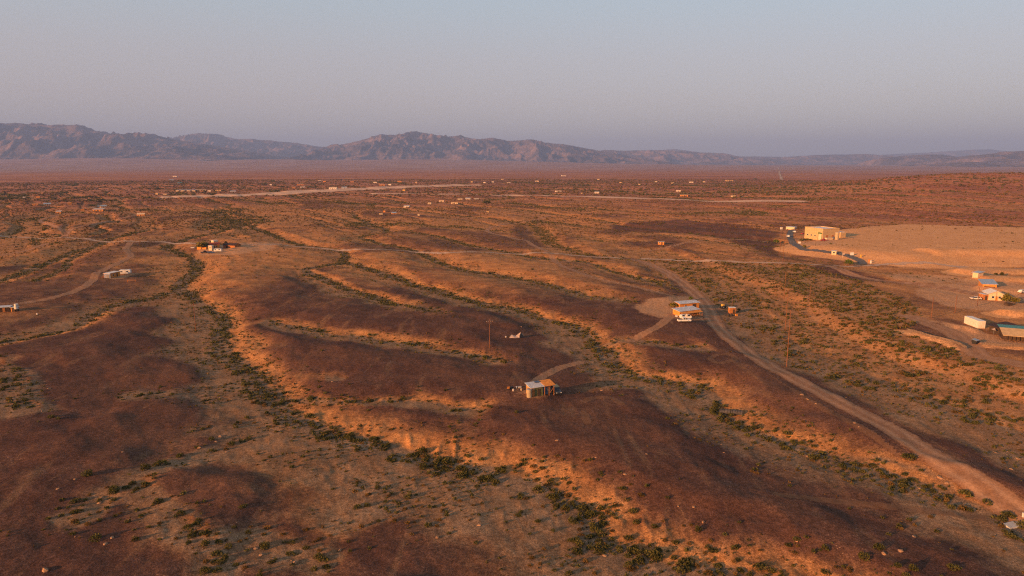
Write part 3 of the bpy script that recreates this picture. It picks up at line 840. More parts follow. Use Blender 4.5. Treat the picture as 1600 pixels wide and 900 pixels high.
for a, c, wpx in HAND:
    p = ground(a, c)
    dist = (p - Vector((0, 0, CAM_H))).length
    hand_bush.append((p.x, p.y, p.z, 0.5 * wpx * dist / F * 1.05, 'green' if wpx > 12 or g.random() < 0.5 else 'dry', near_region(p)))
BUSH += hand_bush
REG = {'main': 'in the long wash winding through the foreground', 'left': 'along the wash at the left below the white box trailer', 'leftup': 'in the thicket by the red roofed homestead',
       'farleft': 'in the wash crossing the far left', 'middle': 'in the short wash behind the middle flats', 'centre': 'in the wash passing right of the tin roofed shed',
       'back': 'in the washes behind the orange homestead', 'broad': 'on the scrubby flat right of the dirt road', 'gully': 'in the small gullies of the middle flats',
       'lowleft': 'in the stony gully at the lower left', 'leftflat': 'in the thin gully on the left flat', 'leftedge': 'among pale stones at the left edge',
       'lowmid': 'on the flat at the bottom centre', 'lowright': 'beside the dirt road at the lower right', 'flat': 'alone on the dark stony flat'}
def visible(b):
    x, y, z = b[:3]
    cp, sp = math.cos(PITCH), math.sin(PITCH)
    dep = y * cp - (z - CAM_H) * sp
    if dep <= 0:
        return 0
    u = 800 + F * x / dep; v = 450 - F * (y * sp + (z - CAM_H) * cp) / dep
    return b[3] * F / dep if (-4 < u < 1604 and v < 903) else 0
NOTES = []
def pix(x, y, z):
    cp, sp = math.cos(PITCH), math.sin(PITCH)
    dep = y * cp - (z - CAM_H) * sp
    return 800 + F * x / dep, 450 - F * (y * sp + (z - CAM_H) * cp) / dep
def note(o, what, cat, reg, x, y, z, s):
    u, v = pix(x, y, z)
    NOTES.append((o, what, cat, reg, u, v, s))
def reach(reg, u, v):
    if reg in ('main', 'centre', 'broad', 'flat', 'gully', 'lowleft', 'lowmid', 'lowright', 'back'):
        rows = ((470, 'far up'), (520, 'above midway'), (560, 'midway'), (600, 'below midway'), (640, 'beside shed'), (680, 'under shed'), (720, 'below shed'), (760, 'lower third'), (800, 'farther down'), (840, 'low down'), (875, 'near bottom'), (9999, 'bottom edge'))
        row = next(t for k, t in rows if v < k)
        side = 'far left' if u < 200 else 'left' if u < 400 else 'centre left' if u < 600 else 'just left' if u < 760 else 'centre' if u < 880 else 'just right' if u < 1000 else 'centre right' if u < 1150 else 'right' if u < 1300 else 'well right' if u < 1450 else 'far right'
        return f'{row}, {side}'
    return ''
def write_notes():
    from collections import defaultdict
    G = defaultdict(list)
    for n in NOTES:
        G[(n[1], n[3], reach(n[3], n[4], n[5]))].append(n)
    for (what, reg, rc), L in G.items():
        where = REG_SHORT[reg]
        base = f'{what} {where}' + (f' {rc}' if rc else '')
        L = sorted(L, key=lambda n: n[4])
        tag = {}
        if len(L) > 1:
            words = ['leftmost', 'second from left', 'third from left', 'fourth from left', 'fifth from left', 'sixth from left', 'seventh from left', 'eighth from left', 'ninth from left', 'tenth from left', 'eleventh from left', 'twelfth from left', 'thirteenth from left', 'fourteenth from left', 'fifteenth from left', 'sixteenth from left', 'seventeenth from left', 'eighteenth from left', 'nineteenth from left']
            for k, n in enumerate(L):
                if k < len(words):
                    tag[id(n[0])] = words[k]
            tag[id(L[-1][0])] = 'rightmost'
        for n in L:
            o = n[0]
            w = tag.get(id(o))
            o['label'] = (w + ' ' if w else '') + base
            o['category'] = n[2]
            o['group'] = f'{what} {REG_SHORT[reg]}'
REG_SHORT = {'main': 'in the long foreground wash', 'left': 'in the left wash', 'leftup': 'by the red roofed homestead', 'farleft': 'in the far left wash', 'middle': 'in the middle wash',
       'centre': 'in the central wash', 'back': 'in the rear washes', 'broad': 'on the scrub flat', 'gully': 'in a small gully', 'lowleft': 'in the stony gully', 'leftflat': 'in the thin gully on the left flat',
       'leftedge': 'among pale stones at the left edge', 'lowmid': 'on pale ground', 'lowright': 'beside the dirt road', 'flat': 'on the dark flat'}
SIZE_PX = np.array([visible(b) for b in BUSH])
used = set()
for kind, nmk in (('green', 'creosote_bush'), ('dry', 'dry_bush')):
    idx = [i for i, b in enumerate(BUSH) if b[4] == kind]
    idx = sorted(idx, key=lambda i: -SIZE_PX[i])[:300]
    mes = []
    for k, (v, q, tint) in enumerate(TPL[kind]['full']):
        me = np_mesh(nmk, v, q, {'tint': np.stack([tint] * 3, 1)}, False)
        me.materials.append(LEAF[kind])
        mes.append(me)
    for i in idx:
        x, y, z, s, _, reg = BUSH[i]
        used.add(i)
        o = bpy.data.objects.new(nmk, mes[random.randrange(6)])
        COL.objects.link(o)
        o.location = (x, y, z - 0.04)
        o.rotation_euler = (0, 0, random.uniform(0, 6.28))
        o.scale = (s, s * random.uniform(0.85, 1.15), s * random.uniform(0.85, 1.15))
        sz = 'large' if s > 1.15 else ('small' if s < 0.62 else 'medium')
        col = 'dark green' if kind == 'green' else 'tan dry'
        note(o, sz + ' ' + col + ' bush', 'bush', reg, x, y, z, s)
rest = [i for i in range(len(BUSH)) if i not in used]
for kind, nmk, lab in (('green', 'creosote_scrub', 'countless small dark green bushes dotting the desert'), ('dry', 'dry_scrub', 'countless small tan dry bushes dotting the desert')):
    V = []; Q = []; T = []; off = 0
    B = [BUSH[i] for i in rest if BUSH[i][4] == kind]
    bx = np.array([[b[0], b[1], b[2], b[3]] for b in B])
    rr_ = np.array([SIZE_PX[i] for i in rest if BUSH[i][4] == kind])
    for lod, lo, hi in (('near', 3.8, 1e9), ('mid', 1.5, 3.8), ('far', 1e-9, 1.5)):
        tp = TPL[kind][lod]
        pick = g.integers(0, len(tp), len(B))
        for k, (v, q, tint) in enumerate(tp):
            s = np.nonzero((rr_ >= lo) & (rr_ < hi) & (pick == k))[0]
            if not len(s):
                continue
            a = g.uniform(0, 6.28, len(s)); ca, sa = np.cos(a)[:, None], np.sin(a)[:, None]
            sc_ = bx[s, 3][:, None]
            vx = (v[None, :, 0] * ca - v[None, :, 1] * sa) * sc_ + bx[s, 0][:, None]
            vy = (v[None, :, 0] * sa + v[None, :, 1] * ca) * sc_ + bx[s, 1][:, None]
            vz = v[None, :, 2] * sc_ * g.uniform(0.8, 1.2, len(s))[:, None] + bx[s, 2][:, None] - 0.04
            nv = v.shape[0]
            V.append(np.stack([vx, vy, vz], -1).reshape(-1, 3))
            Q.append((q[None] + (off + np.arange(len(s)) * nv)[:, None, None]).reshape(-1, 4))
            T.append((tint[None] + g.uniform(-0.25, 0.25, len(s))[:, None]).reshape(-1))
            off += nv * len(s)
    V = np.vstack(V); Q = np.vstack(Q); T = np.clip(np.concatenate(T), 0, 1)
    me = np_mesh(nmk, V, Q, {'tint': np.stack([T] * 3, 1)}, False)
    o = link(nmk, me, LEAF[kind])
    o['kind'] = 'stuff'
    o['label'] = lab
    print('SCRUB', kind, len(B), len(Q) * 2)

# ---------------------------------------------------------------- stones
def stone_mesh(seed):
    import bmesh
    bm = bmesh.new()
    bmesh.ops.create_icosphere(bm, subdivisions=1, radius=1.0)
    rn = random.Random(seed)
    for v in bm.verts:
        v.co *= rn.uniform(0.72, 1.2)
        v.co.z = max(v.co.z, -0.25) * 0.72
        v.co.x *= 1.15
    me = bpy.data.meshes.new('stone')
    bm.to_mesh(me); bm.free()
    return me
STONE = simple('weathered_stone', (0.36, 0.20, 0.11), 0.9, 0, 0.25, 1.2, 0.1)
STONES = [stone_mesh(k) for k in range(8)]
for me in STONES:
    me.materials.append(STONE)
x, y = scatter(74, 330, 120000)
m = grid(x, y, ('z', 'frac', 'dmin')); z = m['z']
nmw = np.array([w[6] for w in WASHES] + ['flat'])[m['which']]
dens = np.where(np.isin(nmw, ['lowleft', 'leftedge', 'lowmid', 'lowright', 'gully', 'leftflat']), m['frac'] ** 2 * 0.035, m['frac'] * 0.004) * sstep(0.45, 0.7, fbm(x / 7, y / 7, 601, 2)) + 0.0003
area = 0.5 * math.radians(84) * (330 ** 2 - 74 ** 2)
kk = np.nonzero(g.random(len(x)) < dens * area / len(x))[0]
cand = []
for i in kk:
    cand.append((x[i], y[i], z[i], float(0.14 + 0.42 * g.random() ** 3), 'd', nmw[i] if m['dmin'][i] < 40 else 'flat'))
HSTONE = [(355, 854, 8), (400, 857, 7), (531, 860, 7), (408, 867, 9), (461, 880, 10), (70, 892, 11), (90, 764, 5), (117, 749, 5), (1245, 846, 4), (976, 741, 6), (931, 715, 4), (1060, 791, 5), (1084, 792, 6), (1099, 816, 7), (1428, 838, 7), (1407, 861, 8), (1381, 865, 7), (683, 840, 7), (748, 821, 6), (1468, 746, 9), (1480, 755, 7), (1437, 763, 5), (1262, 713, 6), (1253, 617, 6), (1262, 624, 5), (1275, 631, 4), (1335, 661, 5), (1342, 667, 4), (945, 868, 8), (870, 688, 6), (355, 706, 5), (338, 690, 6), (345, 682, 6), (160, 778, 7), (155, 786, 6), (175, 840, 7), (165, 850, 6), (1556, 707, 6), (1592, 717, 6), (1580, 733, 5)]
for a, c, wpx in HSTONE:
    p = ground(a, c)
    dist = (p - Vector((0, 0, CAM_H))).length
    cand.append((p.x, p.y, p.z, 0.5 * wpx * dist / F, 'd', near_region(p)))
cand = sorted(cand, key=lambda b: -visible(b))[:290]
for x_, y_, z_, s, _, reg in cand:
    o = bpy.data.objects.new('stone', STONES[random.randrange(8)])
    COL.objects.link(o)
    o.location = (x_, y_, z_ - 0.05 * s)
    o.rotation_euler = (random.uniform(-0.2, 0.2), random.uniform(-0.2, 0.2), random.uniform(0, 6.28))
    o.scale = (s, s * random.uniform(0.7, 1.1), s * random.uniform(0.6, 1.0))
    sz = 'large' if s > 0.45 else 'small'
    note(o, sz + ' pale orange stone', 'stone', reg, x_, y_, z_, s)
write_notes()

# ---------------------------------------------------------------- things people put here
class MB:
    def __init__(s):
        s.v = []; s.f = []
    def box(s, x0, x1, y0, y1, z0, z1):
        b = len(s.v)
        s.v += [(x, y, z) for z in (z0, z1) for y in (y0, y1) for x in (x0, x1)]
        s.f += [tuple(b + i for i in q) for q in ((2, 3, 1, 0), (4, 5, 7, 6), (0, 1, 5, 4), (2, 6, 7, 3), (0, 4, 6, 2), (1, 3, 7, 5))]
        return s
    def hexa(s, pts):
        """eight corners: bottom four then top four, both counter-clockwise"""
        b = len(s.v)
        s.v += [tuple(p) for p in pts]
        s.f += [tuple(b + i for i in q) for q in ((3, 2, 1, 0), (4, 5, 6, 7), (0, 1, 5, 4), (1, 2, 6, 5), (2, 3, 7, 6), (3, 0, 4, 7))]
        return s
    def prism(s, prof, y0, y1, axis='y'):
        """profile (x, z) pushed from y0 to y1; axis 'x': profile (y, z) pushed along x"""
        b = len(s.v); n = len(prof)
        for q in (y0, y1):
            s.v += [(p[0], q, p[1]) if axis == 'y' else (q, p[0], p[1]) for p in prof]
        s.f.append(tuple(b + i for i in range(n))); s.f.append(tuple(b + n + i for i in reversed(range(n))))
        for i in range(n):
            j = (i + 1) % n
            s.f.append((b + j, b + i, b + n + i, b + n + j))
        return s
    def cyl(s, p0, p1, r0, r1=None, n=12):
        r1 = r0 if r1 is None else r1
        p0 = Vector(p0); p1 = Vector(p1); d = (p1 - p0).normalized()
        a = d.orthogonal().normalized(); c = d.cross(a)
        b = len(s.v)
        for p, r in ((p0, r0), (p1, r1)):
            s.v += [tuple(p + a * (r * math.cos(6.28318 * k / n)) + c * (r * math.sin(6.28318 * k / n))) for k in range(n)]
        s.f.append(tuple(b + i for i in reversed(range(n)))); s.f.append(tuple(b + n + i for i in range(n)))
        for i in range(n):
            j = (i + 1) % n
            s.f.append((b + i, b + j, b + n + j, b + n + i))
        return s
    def build(s, name, mat, parent=None, bevel=0.0):
        me = bpy.data.meshes.new(name)
        me.from_pydata(s.v, [], s.f)
        import bmesh
        bm = bmesh.new(); bm.from_mesh(me)
        bmesh.ops.recalc_face_normals(bm, faces=bm.faces)
        if bevel:
            bmesh.ops.bevel(bm, geom=list(bm.edges), offset=bevel, segments=2, affect='EDGES', clamp_overlap=True)
        bm.to_mesh(me); bm.free()
        return link(name, me, mat, parent)

def thing(name, label, cat, loc, rotz=0.0, group=None):
    o = bpy.data.objects.new(name, None)
    COL.objects.link(o)
    o.empty_display_size = 0.3
    o.location = loc; o.rotation_euler = (0, 0, rotz)
    o['label'] = label; o['category'] = cat
    if group:
        o['group'] = group
    return o
def tagged(o, label, cat, group=None):
    o['label'] = label; o['category'] = cat
    if group:
        o['group'] = group
    return o
def edge(A, B):
    """front edge from two pixels on the ground: middle, turn and length"""
    a = ground(*A); b = ground(*B)
    d = b - a
    m = (a + b) / 2
    m.z = min(a.z, b.z) - 0.1
    return m, math.atan2(d.y, d.x), math.hypot(d.x, d.y)
def mpp(p):
    return (p - Vector((0, 0, CAM_H))).length / F

def ribbed(name, col, rough=0.5, metal=0.3, scale=9.0, axis=0, var=0.12):
    t = NT(name)
    tc = t.new('ShaderNodeTexCoord')
    w = t.new('ShaderNodeTexWave', wave_type='BANDS', bands_direction='XYZ'[axis])
    t.link(tc.outputs['Object'], w.inputs[0]); w.inputs['Scale'].default_value = scale
    n = t.noise(1.2, 4, 0.6, tc.outputs['Object'])
    c = t.mix(t.maprange(n, 0.3, 0.72, 0, 1), tuple(k * (1 - var * 1.5) for k in col), tuple(min(1, k * (1 + var)) for k in col))
    c = t.mix(t.maprange(n, 0.62, 0.75, 0, 0.5), c, (0.22, 0.10, 0.05))
    return t.finish(t.principled(c, rough, metal, t.bump(w.outputs[0], 0.5, 0.05), 0.4))
M = {
    'dusty': simple('dusty_tin', (0.42, 0.36, 0.32), 0.7, 0, 0.15, 1.0, 0.2),
    'ply': simple('weathered_plywood', (0.46, 0.25, 0.10), 0.85, 0, 0.22, 1.5, 0.1),
    'orange': simple('orange_boards', (0.60, 0.235, 0.055), 0.85, 0, 0.2, 1.5, 0.1),
    'rustwood': simple('rust_brown_boards', (0.40, 0.155, 0.05), 0.85, 0, 0.25, 2.0, 0.1),
    'tan': simple('tan_stucco', (0.50, 0.33, 0.17), 0.9, 0, 0.12, 0.8, 0.1),
    'cream': simple('cream_stucco', (0.62, 0.46, 0.30), 0.9, 0, 0.1, 0.8, 0.1),
    'white': simple('white_paint', (0.64, 0.60, 0.55), 0.6, 0, 0.08, 1.0, 0.3),
    'pinkwhite': simple('sunbleached_white', (0.66, 0.56, 0.48), 0.7, 0, 0.1, 1.0, 0.2),
    'brown': simple('dark_brown_boards', (0.07, 0.045, 0.03), 0.9, 0, 0.25, 2.0, 0.1),
    'darkroof': simple('dark_shingle', (0.06, 0.038, 0.036), 0.9, 0, 0.2, 2.0, 0.1),
    'redroof': simple('red_roof', (0.30, 0.07, 0.04), 0.85, 0, 0.2, 2.0, 0.1),
    'tin': ribbed('galvanised_roof', (0.58, 0.55, 0.53), 0.55, 0.25),
    'tinx': ribbed('galvanised_roof_worn', (0.60, 0.57, 0.56), 0.55, 0.25, 7.0, 0, 0.2),
    'blueroof': ribbed('pale_blue_roof', (0.36, 0.42, 0.47), 0.5, 0.2),
    'teal': ribbed('teal_roof', (0.06, 0.21, 0.19), 0.5, 0.2),
    'greenwall': simple('olive_wall', (0.13, 0.125, 0.05), 0.85, 0, 0.2, 2.0, 0.1),
    'greentrim': simple('green_trim', (0.06, 0.13, 0.04), 0.7, 0, 0.15, 2.0, 0.2),
    'blue': simple('blue_tarp', (0.10, 0.16, 0.24), 0.7, 0, 0.2, 2.0, 0.2),
    'tank': ribbed('tan_tank', (0.42, 0.31, 0.19), 0.7, 0.1, 3.0, 2),
    'wtank': ribbed('white_tank', (0.66, 0.60, 0.50), 0.6, 0.0, 3.0, 2),
    'rust': ribbed('rusty_culvert', (0.085, 0.075, 0.078), 0.8, 0.2, 5.0, 0, 0.3),
    'glass': simple('dark_glass', (0.03, 0.035, 0.045), 0.15, 0, 0.1, 1.0, 0.5),
    'tyre': simple('tyre_rubber', (0.025, 0.025, 0.025), 0.9, 0, 0.1, 3.0, 0.1),
    'metal': simple('grey_metal', (0.36, 0.35, 0.34), 0.45, 0.6, 0.1, 3.0, 0.4),
    'carwhite': simple('white_car_paint', (0.68, 0.65, 0.61), 0.35, 0, 0.06, 1.0, 0.5),
    'carblack': simple('black_car_paint', (0.03, 0.03, 0.034), 0.3, 0, 0.1, 1.0, 0.5),
    'carred': simple('red_car_paint', (0.35, 0.03, 0.03), 0.35, 0, 0.1, 1.0, 0.5),
    'carblue': simple('blue_car_paint', (0.04, 0.07, 0.14), 0.35, 0, 0.1, 1.0, 0.5),
    'lamp': simple('lamp_lens', (0.7, 0.68, 0.62), 0.2, 0, 0.05, 1.0, 0.5),
    'pole': simple('creosoted_timber', (0.20, 0.085, 0.045), 0.9, 0, 0.25, 1.5, 0.1),
    'black': simple('black_plastic', (0.02, 0.02, 0.022), 0.6, 0, 0.1, 2.0, 0.3),
    'canvas': simple('pale_canvas', (0.46, 0.34, 0.28), 0.9, 0, 0.12, 2.0, 0.1),
    'bark': simple('desert_bark', (0.13, 0.085, 0.05), 0.95, 0, 0.25, 3.0, 0.05),
    'concrete': simple('pale_concrete', (0.46, 0.42, 0.38), 0.9, 0, 0.12, 1.0, 0.1),
    'panel': simple('solar_panel', (0.04, 0.06, 0.11), 0.25, 0, 0.1, 1.0, 0.5),
    'yellow': simple('yellow_paint', (0.62, 0.36, 0.06), 0.6, 0, 0.1, 1.0, 0.3),
    'fence': simple('grey_boards', (0.16, 0.115, 0.09), 0.9, 0, 0.25, 2.0, 0.1),
}

def roof_part(root, kind, L, D, h, mat, over=0.35, rise=0.0, thick=0.12):
    x0, x1, y0, y1 = -L / 2 - over, L / 2 + over, -over, D + over
    m = MB()
    if kind == 'shed':       # higher at the back
        m.hexa([(x0, y0, h + 0.01), (x1, y0, h + 0.01), (x1, y1, h + rise + 0.01), (x0, y1, h + rise + 0.01), (x0, y0, h + thick), (x1, y0, h + thick), (x1, y1, h + rise + thick), (x0, y1, h + rise + thick)])
    elif kind == 'shedf':    # lower at the back, seen as a sunlit front edge
        m.hexa([(x0, y0, h + rise + 0.01), (x1, y0, h + rise + 0.01), (x1, y1, h + 0.01), (x0, y1, h + 0.01), (x0, y0, h + rise + thick), (x1, y0, h + rise + thick), (x1, y1, h + thick), (x0, y1, h + thick)])
    elif kind == 'gable':    # ridge along x
        c = D / 2
        m.prism([(y0, h - 0.05), (c, h + rise), (y1, h - 0.05), (y1, h + thick - 0.05), (c, h + rise + thick), (y0, h + thick - 0.05)], x0, x1, 'x')
    elif kind == 'gabley':   # ridge along y
        m.prism([(x0, h - 0.05), (0, h + rise), (x1, h - 0.05), (x1, h + thick - 0.05), (0, h + rise + thick), (x0, h + thick - 0.05)], y0, y1, 'y')
    else:
        m.box(x0, x1, y0, y1, h + 0.005, h + thick)
    return m.build('roof', mat, root)
def wall_part(root, kind, L, D, h, mat, rise=0.0):
    m = MB()
    x0, x1 = -L / 2, L / 2
    if kind == 'shed':
        m.hexa([(x0, 0, -0.4), (x1, 0, -0.4), (x1, D, -0.4), (x0, D, -0.4), (x0, 0, h), (x1, 0, h), (x1, D, h + rise), (x0, D, h + rise)])
    elif kind == 'shedf':
        m.hexa([(x0, 0, -0.4), (x1, 0, -0.4), (x1, D, -0.4), (x0, D, -0.4), (x0, 0, h + rise), (x1, 0, h + rise), (x1, D, h), (x0, D, h)])
    elif kind == 'gable':
        m.prism([(0, -0.4), (D, -0.4), (D, h), (D / 2, h + rise), (0, h)], x0, x1, 'x')
    elif kind == 'gabley':
        m.prism([(x0, -0.4), (x1, -0.4), (x1, h), (0, h + rise), (x0, h)], 0, D, 'y')
    else:
        m.box(x0, x1, 0, D, -0.4, h)
    return m.build('wall', mat, root)
def window_part(root, x, z, w, h, y=0.0, side=None, D=0):
    """window on the front, or on side 'l'/'r' (x is then measured along the depth)"""
    t = 0.04
    if side is None:
        f = MB().box(x - w / 2 - .06, x + w / 2 + .06, y - t, y + .02, z - .06, z + h + .06).build('window', M['white'], root)
        MB().box(x - w / 2, x + w / 2, y - t - .015, y - t + .01, z, z + h).build('pane', M['glass'], f)
    else:
        s = -1 if side == 'l' else 1
        xx = s * D
        f = MB().box(min(xx, xx + s * t), max(xx, xx + s * t), x - w / 2 - .06, x + w / 2 + .06, z - .06, z + h + .06).build('window', M['white'], root)
        MB().box(min(xx + s * t, xx + s * (t + .015)), max(xx + s * t, xx + s * (t + .015)), x - w / 2, x + w / 2, z, z + h).build('pane', M['glass'], f)
def door_part(root, x, w, h, mat, y=0.0, z=0.0):
    d = MB().box(x - w / 2, x + w / 2, y - .05, y + .02, z, z + h).build('door', mat, root)
    if w < 1.6:
        MB().box(x + w / 2 - .14, x + w / 2 - .08, y - .10, y - .045, z + h * .45, z + h * .45 + .1).build('handle', M['metal'], d)

def house(name, label, cat, A, B, D, h, wall, roof, kind='flat', rise=0.0, over=0.3, wins=(), doors=(), group=None):
    loc, rz, L = edge(A, B)
    root = thing(name, label, cat, loc, rz, group)
    wall_part(root, kind, L, D, h, M[wall], rise)
    roof_part(root, kind, L, D, h, M[roof], over, rise)
    for a in wins:
        window_part(root, a[0] * L, *a[1:])
    for a in doors:
        door_part(root, a[0] * L, a[1], a[2], M[a[3]])
    return root, L

def crown(name, root, rad, h, seed, mat, tall=0.75, nq=220, z0=0.0):
    v, q, tint = bush_template(seed, nq, 0.17, tall)
    v = v * rad; v[:, 2] += z0
    me = np_mesh(name, v, q, {'tint': np.stack([tint] * 3, 1)}, False)
    return link(name, me, mat, root)
def tree(px, py, wpx, hpx, label, mat='green', name='desert_tree'):
    p = ground(px, py); s = mpp(p)
    root = thing(name, label, 'tree', p)
    R_ = wpx * s / 2; H_ = hpx * s
    m = MB().cyl((0, 0, -0.2), (0.05 * R_, 0, H_ * 0.42), 0.09 * R_ + 0.04, 0.06 * R_ + 0.03, 8)
    for k in range(5):
        a = k * 1.26 + px
        m.cyl((0.05 * R_, 0, H_ * (0.25 + 0.04 * k)), (math.cos(a) * R_ * 0.6, math.sin(a) * R_ * 0.6, H_ * 0.72), 0.05 * R_ + 0.02, 0.02 * R_ + 0.01, 6)
    m.build('trunk', M['bark'], root)
    crown('crown', root, R_, H_, int(px) + 7, LEAF[mat], max(0.3, H_ * 0.72 / R_), 260, H_ * 0.25)
    return root
LEAF['yellow'] = leaf_material('palo_verde_leaf', (0.10, 0.085, 0.016), (0.24, 0.185, 0.035))
LEAF['fresh'] = leaf_material('watered_leaf', (0.07, 0.095, 0.018), (0.16, 0.18, 0.035))

def wheels(root, xs, y, r, w=0.22):
    for x in xs:
        for s in (-1, 1):
            yy = s * y
            o = MB().cyl((x, yy - w / 2, r), (x, yy + w / 2, r), r, r, 14).build('wheel', M['tyre'], root)
            MB().cyl((x, yy + s * (w / 2 - .01), r), (x, yy + s * (w / 2 + .015), r), r * .55, r * .5, 10).build('rim', M['metal'], o)
def car(px, py, heading, label, paint, kind='suv', group=None, top=None, z=None):
    p = ground(px, py)
    root = thing({'suv': 'suv', 'pickup': 'pickup_truck', 'sedan': 'car'}[kind], label, {'suv': 'suv', 'pickup': 'pickup truck', 'sedan': 'car'}[kind], p, heading, group)
    W = .88
    if kind == 'pickup':
        prof = [(-2.6, .45), (2.5, .45), (2.58, .75), (2.5, 1.02), (1.25, 1.12), (-2.58, 1.08)]
        cab = [(-.75, 1.08), (1.2, 1.1), (.55, 1.72), (-.6, 1.74)]
    elif kind == 'suv':
        prof = [(-2.3, .45), (2.2, .45), (2.3, .75), (2.2, 1.02), (1.15, 1.12), (-2.32, 1.10)]
        cab = [(-2.25, 1.09), (1.1, 1.11), (.45, 1.76), (-2.05, 1.80)]
    else:
        prof = [(-2.2, .38), (2.1, .38), (2.2, .62), (2.1, .85), (1.1, .95), (-2.2, .92)]
        cab = [(-1.7, .91), (1.05, .94), (.35, 1.40), (-1.1, 1.42)]
    MB().prism(prof, -W, W).build('body', paint, root, 0.05)
    c = MB().prism([(a, b - .01) for a, b in cab], -W + .1, W - .1).build('cabin', M['glass'], root, 0.03)
    zt = max(b for a, b in cab)
    xa = min(a for a, b in cab if b > zt - .06); xb = max(a for a, b in cab if b > zt - .06)
    MB().box(xa - .05, xb + .05, -W + .06, W - .06, zt - .03, zt + .05).build('cab_roof', top or paint, root, 0.02)
    for xq in (cab[0][0] + .1, (cab[0][0] + cab[1][0]) / 2 - .1):
        MB().hexa([(xq - .06, -W + .075, cab[0][1]), (xq + .06, -W + .075, cab[0][1]), (xq + .06, W - .075, cab[0][1]), (xq - .06, W - .075, cab[0][1]), (xq - .02, -W + .075, zt - .04), (xq + .08, -W + .075, zt - .04), (xq + .08, W - .075, zt - .04), (xq - .02, W - .075, zt - .04)]).build('pillar', paint, root)
    if kind == 'pickup':
        MB().box(-2.45, -.85, -W + .15, W - .15, 1.0, 1.13).build('bed_liner', M['black'], root)
    xf = max(a for a, b in prof); xr = min(a for a, b in prof)
    for s in (-1, 1):
        MB().box(xf - .12, xf - .01, s * .62 - .16, s * .62 + .16, .72, .88).build('headlight', M['lamp'], root)
        MB().box(xr - .02, xr + .08, s * .7 - .1, s * .7 + .1, .72, .92).build('tail_light', M['carred'], root)
    MB().box(xf - .08, xf + .06, -W + .05, W - .05, .40, .58).build('bumper', M['black'], root)
    wheels(root, (-1.45, 1.4), W - .08, .36)
    return root
def caravan(px, py, heading, L, h, label, paint=None, name='travel_trailer'):
    p = ground(px, py)
    root = thing(name, label, 'trailer', p, heading)
    W = 1.15
    MB().prism([(-L / 2, .5), (L / 2 - .3, .5), (L / 2, .95), (L / 2 - .1, h - .35), (L / 2 - .6, h), (-L / 2 + .5, h), (-L / 2, h - .5)], -W, W).build('body', paint or M['white'], root, 0.06)
    for x in (-L * .28, L * .22):
        o = MB().box(x - .5, x + .5, -W - .03, -W + .02, 1.35, 2.0).build('window', M['metal'], root)
        MB().box(x - .44, x + .44, -W - .045, -W - .02, 1.41, 1.94).build('pane', M['glass'], o)
    d = MB().box(-.35, .35, -W - .03, -W + .02, .6, 2.3).build('door', M['pinkwhite'], root)
    MB().box(.2, .28, -W - .08, -W - .025, 1.3, 1.42).build('handle', M['metal'], d)
    MB().cyl((L / 2 - .2, 0, .55), (L / 2 + 1.0, 0, .5), .05, .05, 8).build('hitch', M['metal'], root)
    MB().box(-L * .1, L * .1, -.5, .5, h - .02, h + .2).build('roof_vent', M['metal'], root, .03)
    wheels(root, (-.4, .4), W - .12, .34)
    return root
def utility_pole(px, py, hpx, label, arm=True, rz=0.3, group='wooden utility poles'):
    p = ground(px, py); H_ = hpx * mpp(p)
    root = thing('utility_pole', label, 'utility pole', p, rz, group)
    MB().cyl((0, 0, -.4), (0, 0, H_), .14, .09, 10).build('post', M['pole'], root)
    if arm:
        a = MB().box(-1.2, 1.2, -.2, -.08, H_ - .95, H_ - .75).build('crossarm', M['pole'], root)
        for x in (-1.1, -.45, .45, 1.1):
            MB().cyl((x, -.14, H_ - .76), (x, -.14, H_ - .5), .06, .05, 8).build('insulator', M['concrete'], a)
        MB().cyl((-.7, -.12, H_ - .9), (0, -.12, H_ - 1.7), .035, .035, 6).cyl((.7, -.12, H_ - .9), (0, -.12, H_ - 1.7), .035, .035, 6).build('brace', M['metal'], root)
    return root
def crate(px, py, w, d, h, mat, label, cat, rz=0.2, name='crate', lid=None, dz=0.0):
    p = ground(px, py); p.z += dz
    root = thing(name, label, cat, p, rz)
    MB().box(-w / 2, w / 2, -d / 2, d / 2, -.05, h).build('body', M[mat], root, 0.03)
    MB().box(-w / 2 - .04, w / 2 + .04, -d / 2 - .04, d / 2 + .04, h, h + .06).build('lid', M[lid or mat], root, 0.015)
    return root
def tank(px, py, r, h, mat, label, name='water_tank', lid='metal', z0=0.0):
    p = ground(px, py)
    root = thing(name, label, 'water tank', p)
    m = MB().cyl((0, 0, z0 - (0.2 if z0 == 0 else 0)), (0, 0, z0 + h), r, r, 24)
    m.build('shell', M[mat], root)
    MB().cyl((0, 0, z0 + h), (0, 0, z0 + h + .12), r * 1.03, r * .9, 24).build('lid', M[lid], root)
    for k in range(3):
        zz = z0 + h * (k + .6) / 3.3
        MB().cyl((0, 0, zz), (0, 0, zz + .06), r * 1.025, r * 1.025, 24).build('hoop', M[mat], root)
    if z0:
        for sx in (-1, 1):
            for sy in (-1, 1):
                MB().box(sx * r * .6 - .08, sx * r * .6 + .08, sy * r * .6 - .08, sy * r * .6 + .08, -.2, z0).build('leg', M['brown'], root)
    return root
def at_px(px, py, dx=0.0, dy=0.0):
    p = ground(px, py); x, y = p.x + dx, p.y + dy
    return Vector((x, y, gz_at(x, y)))

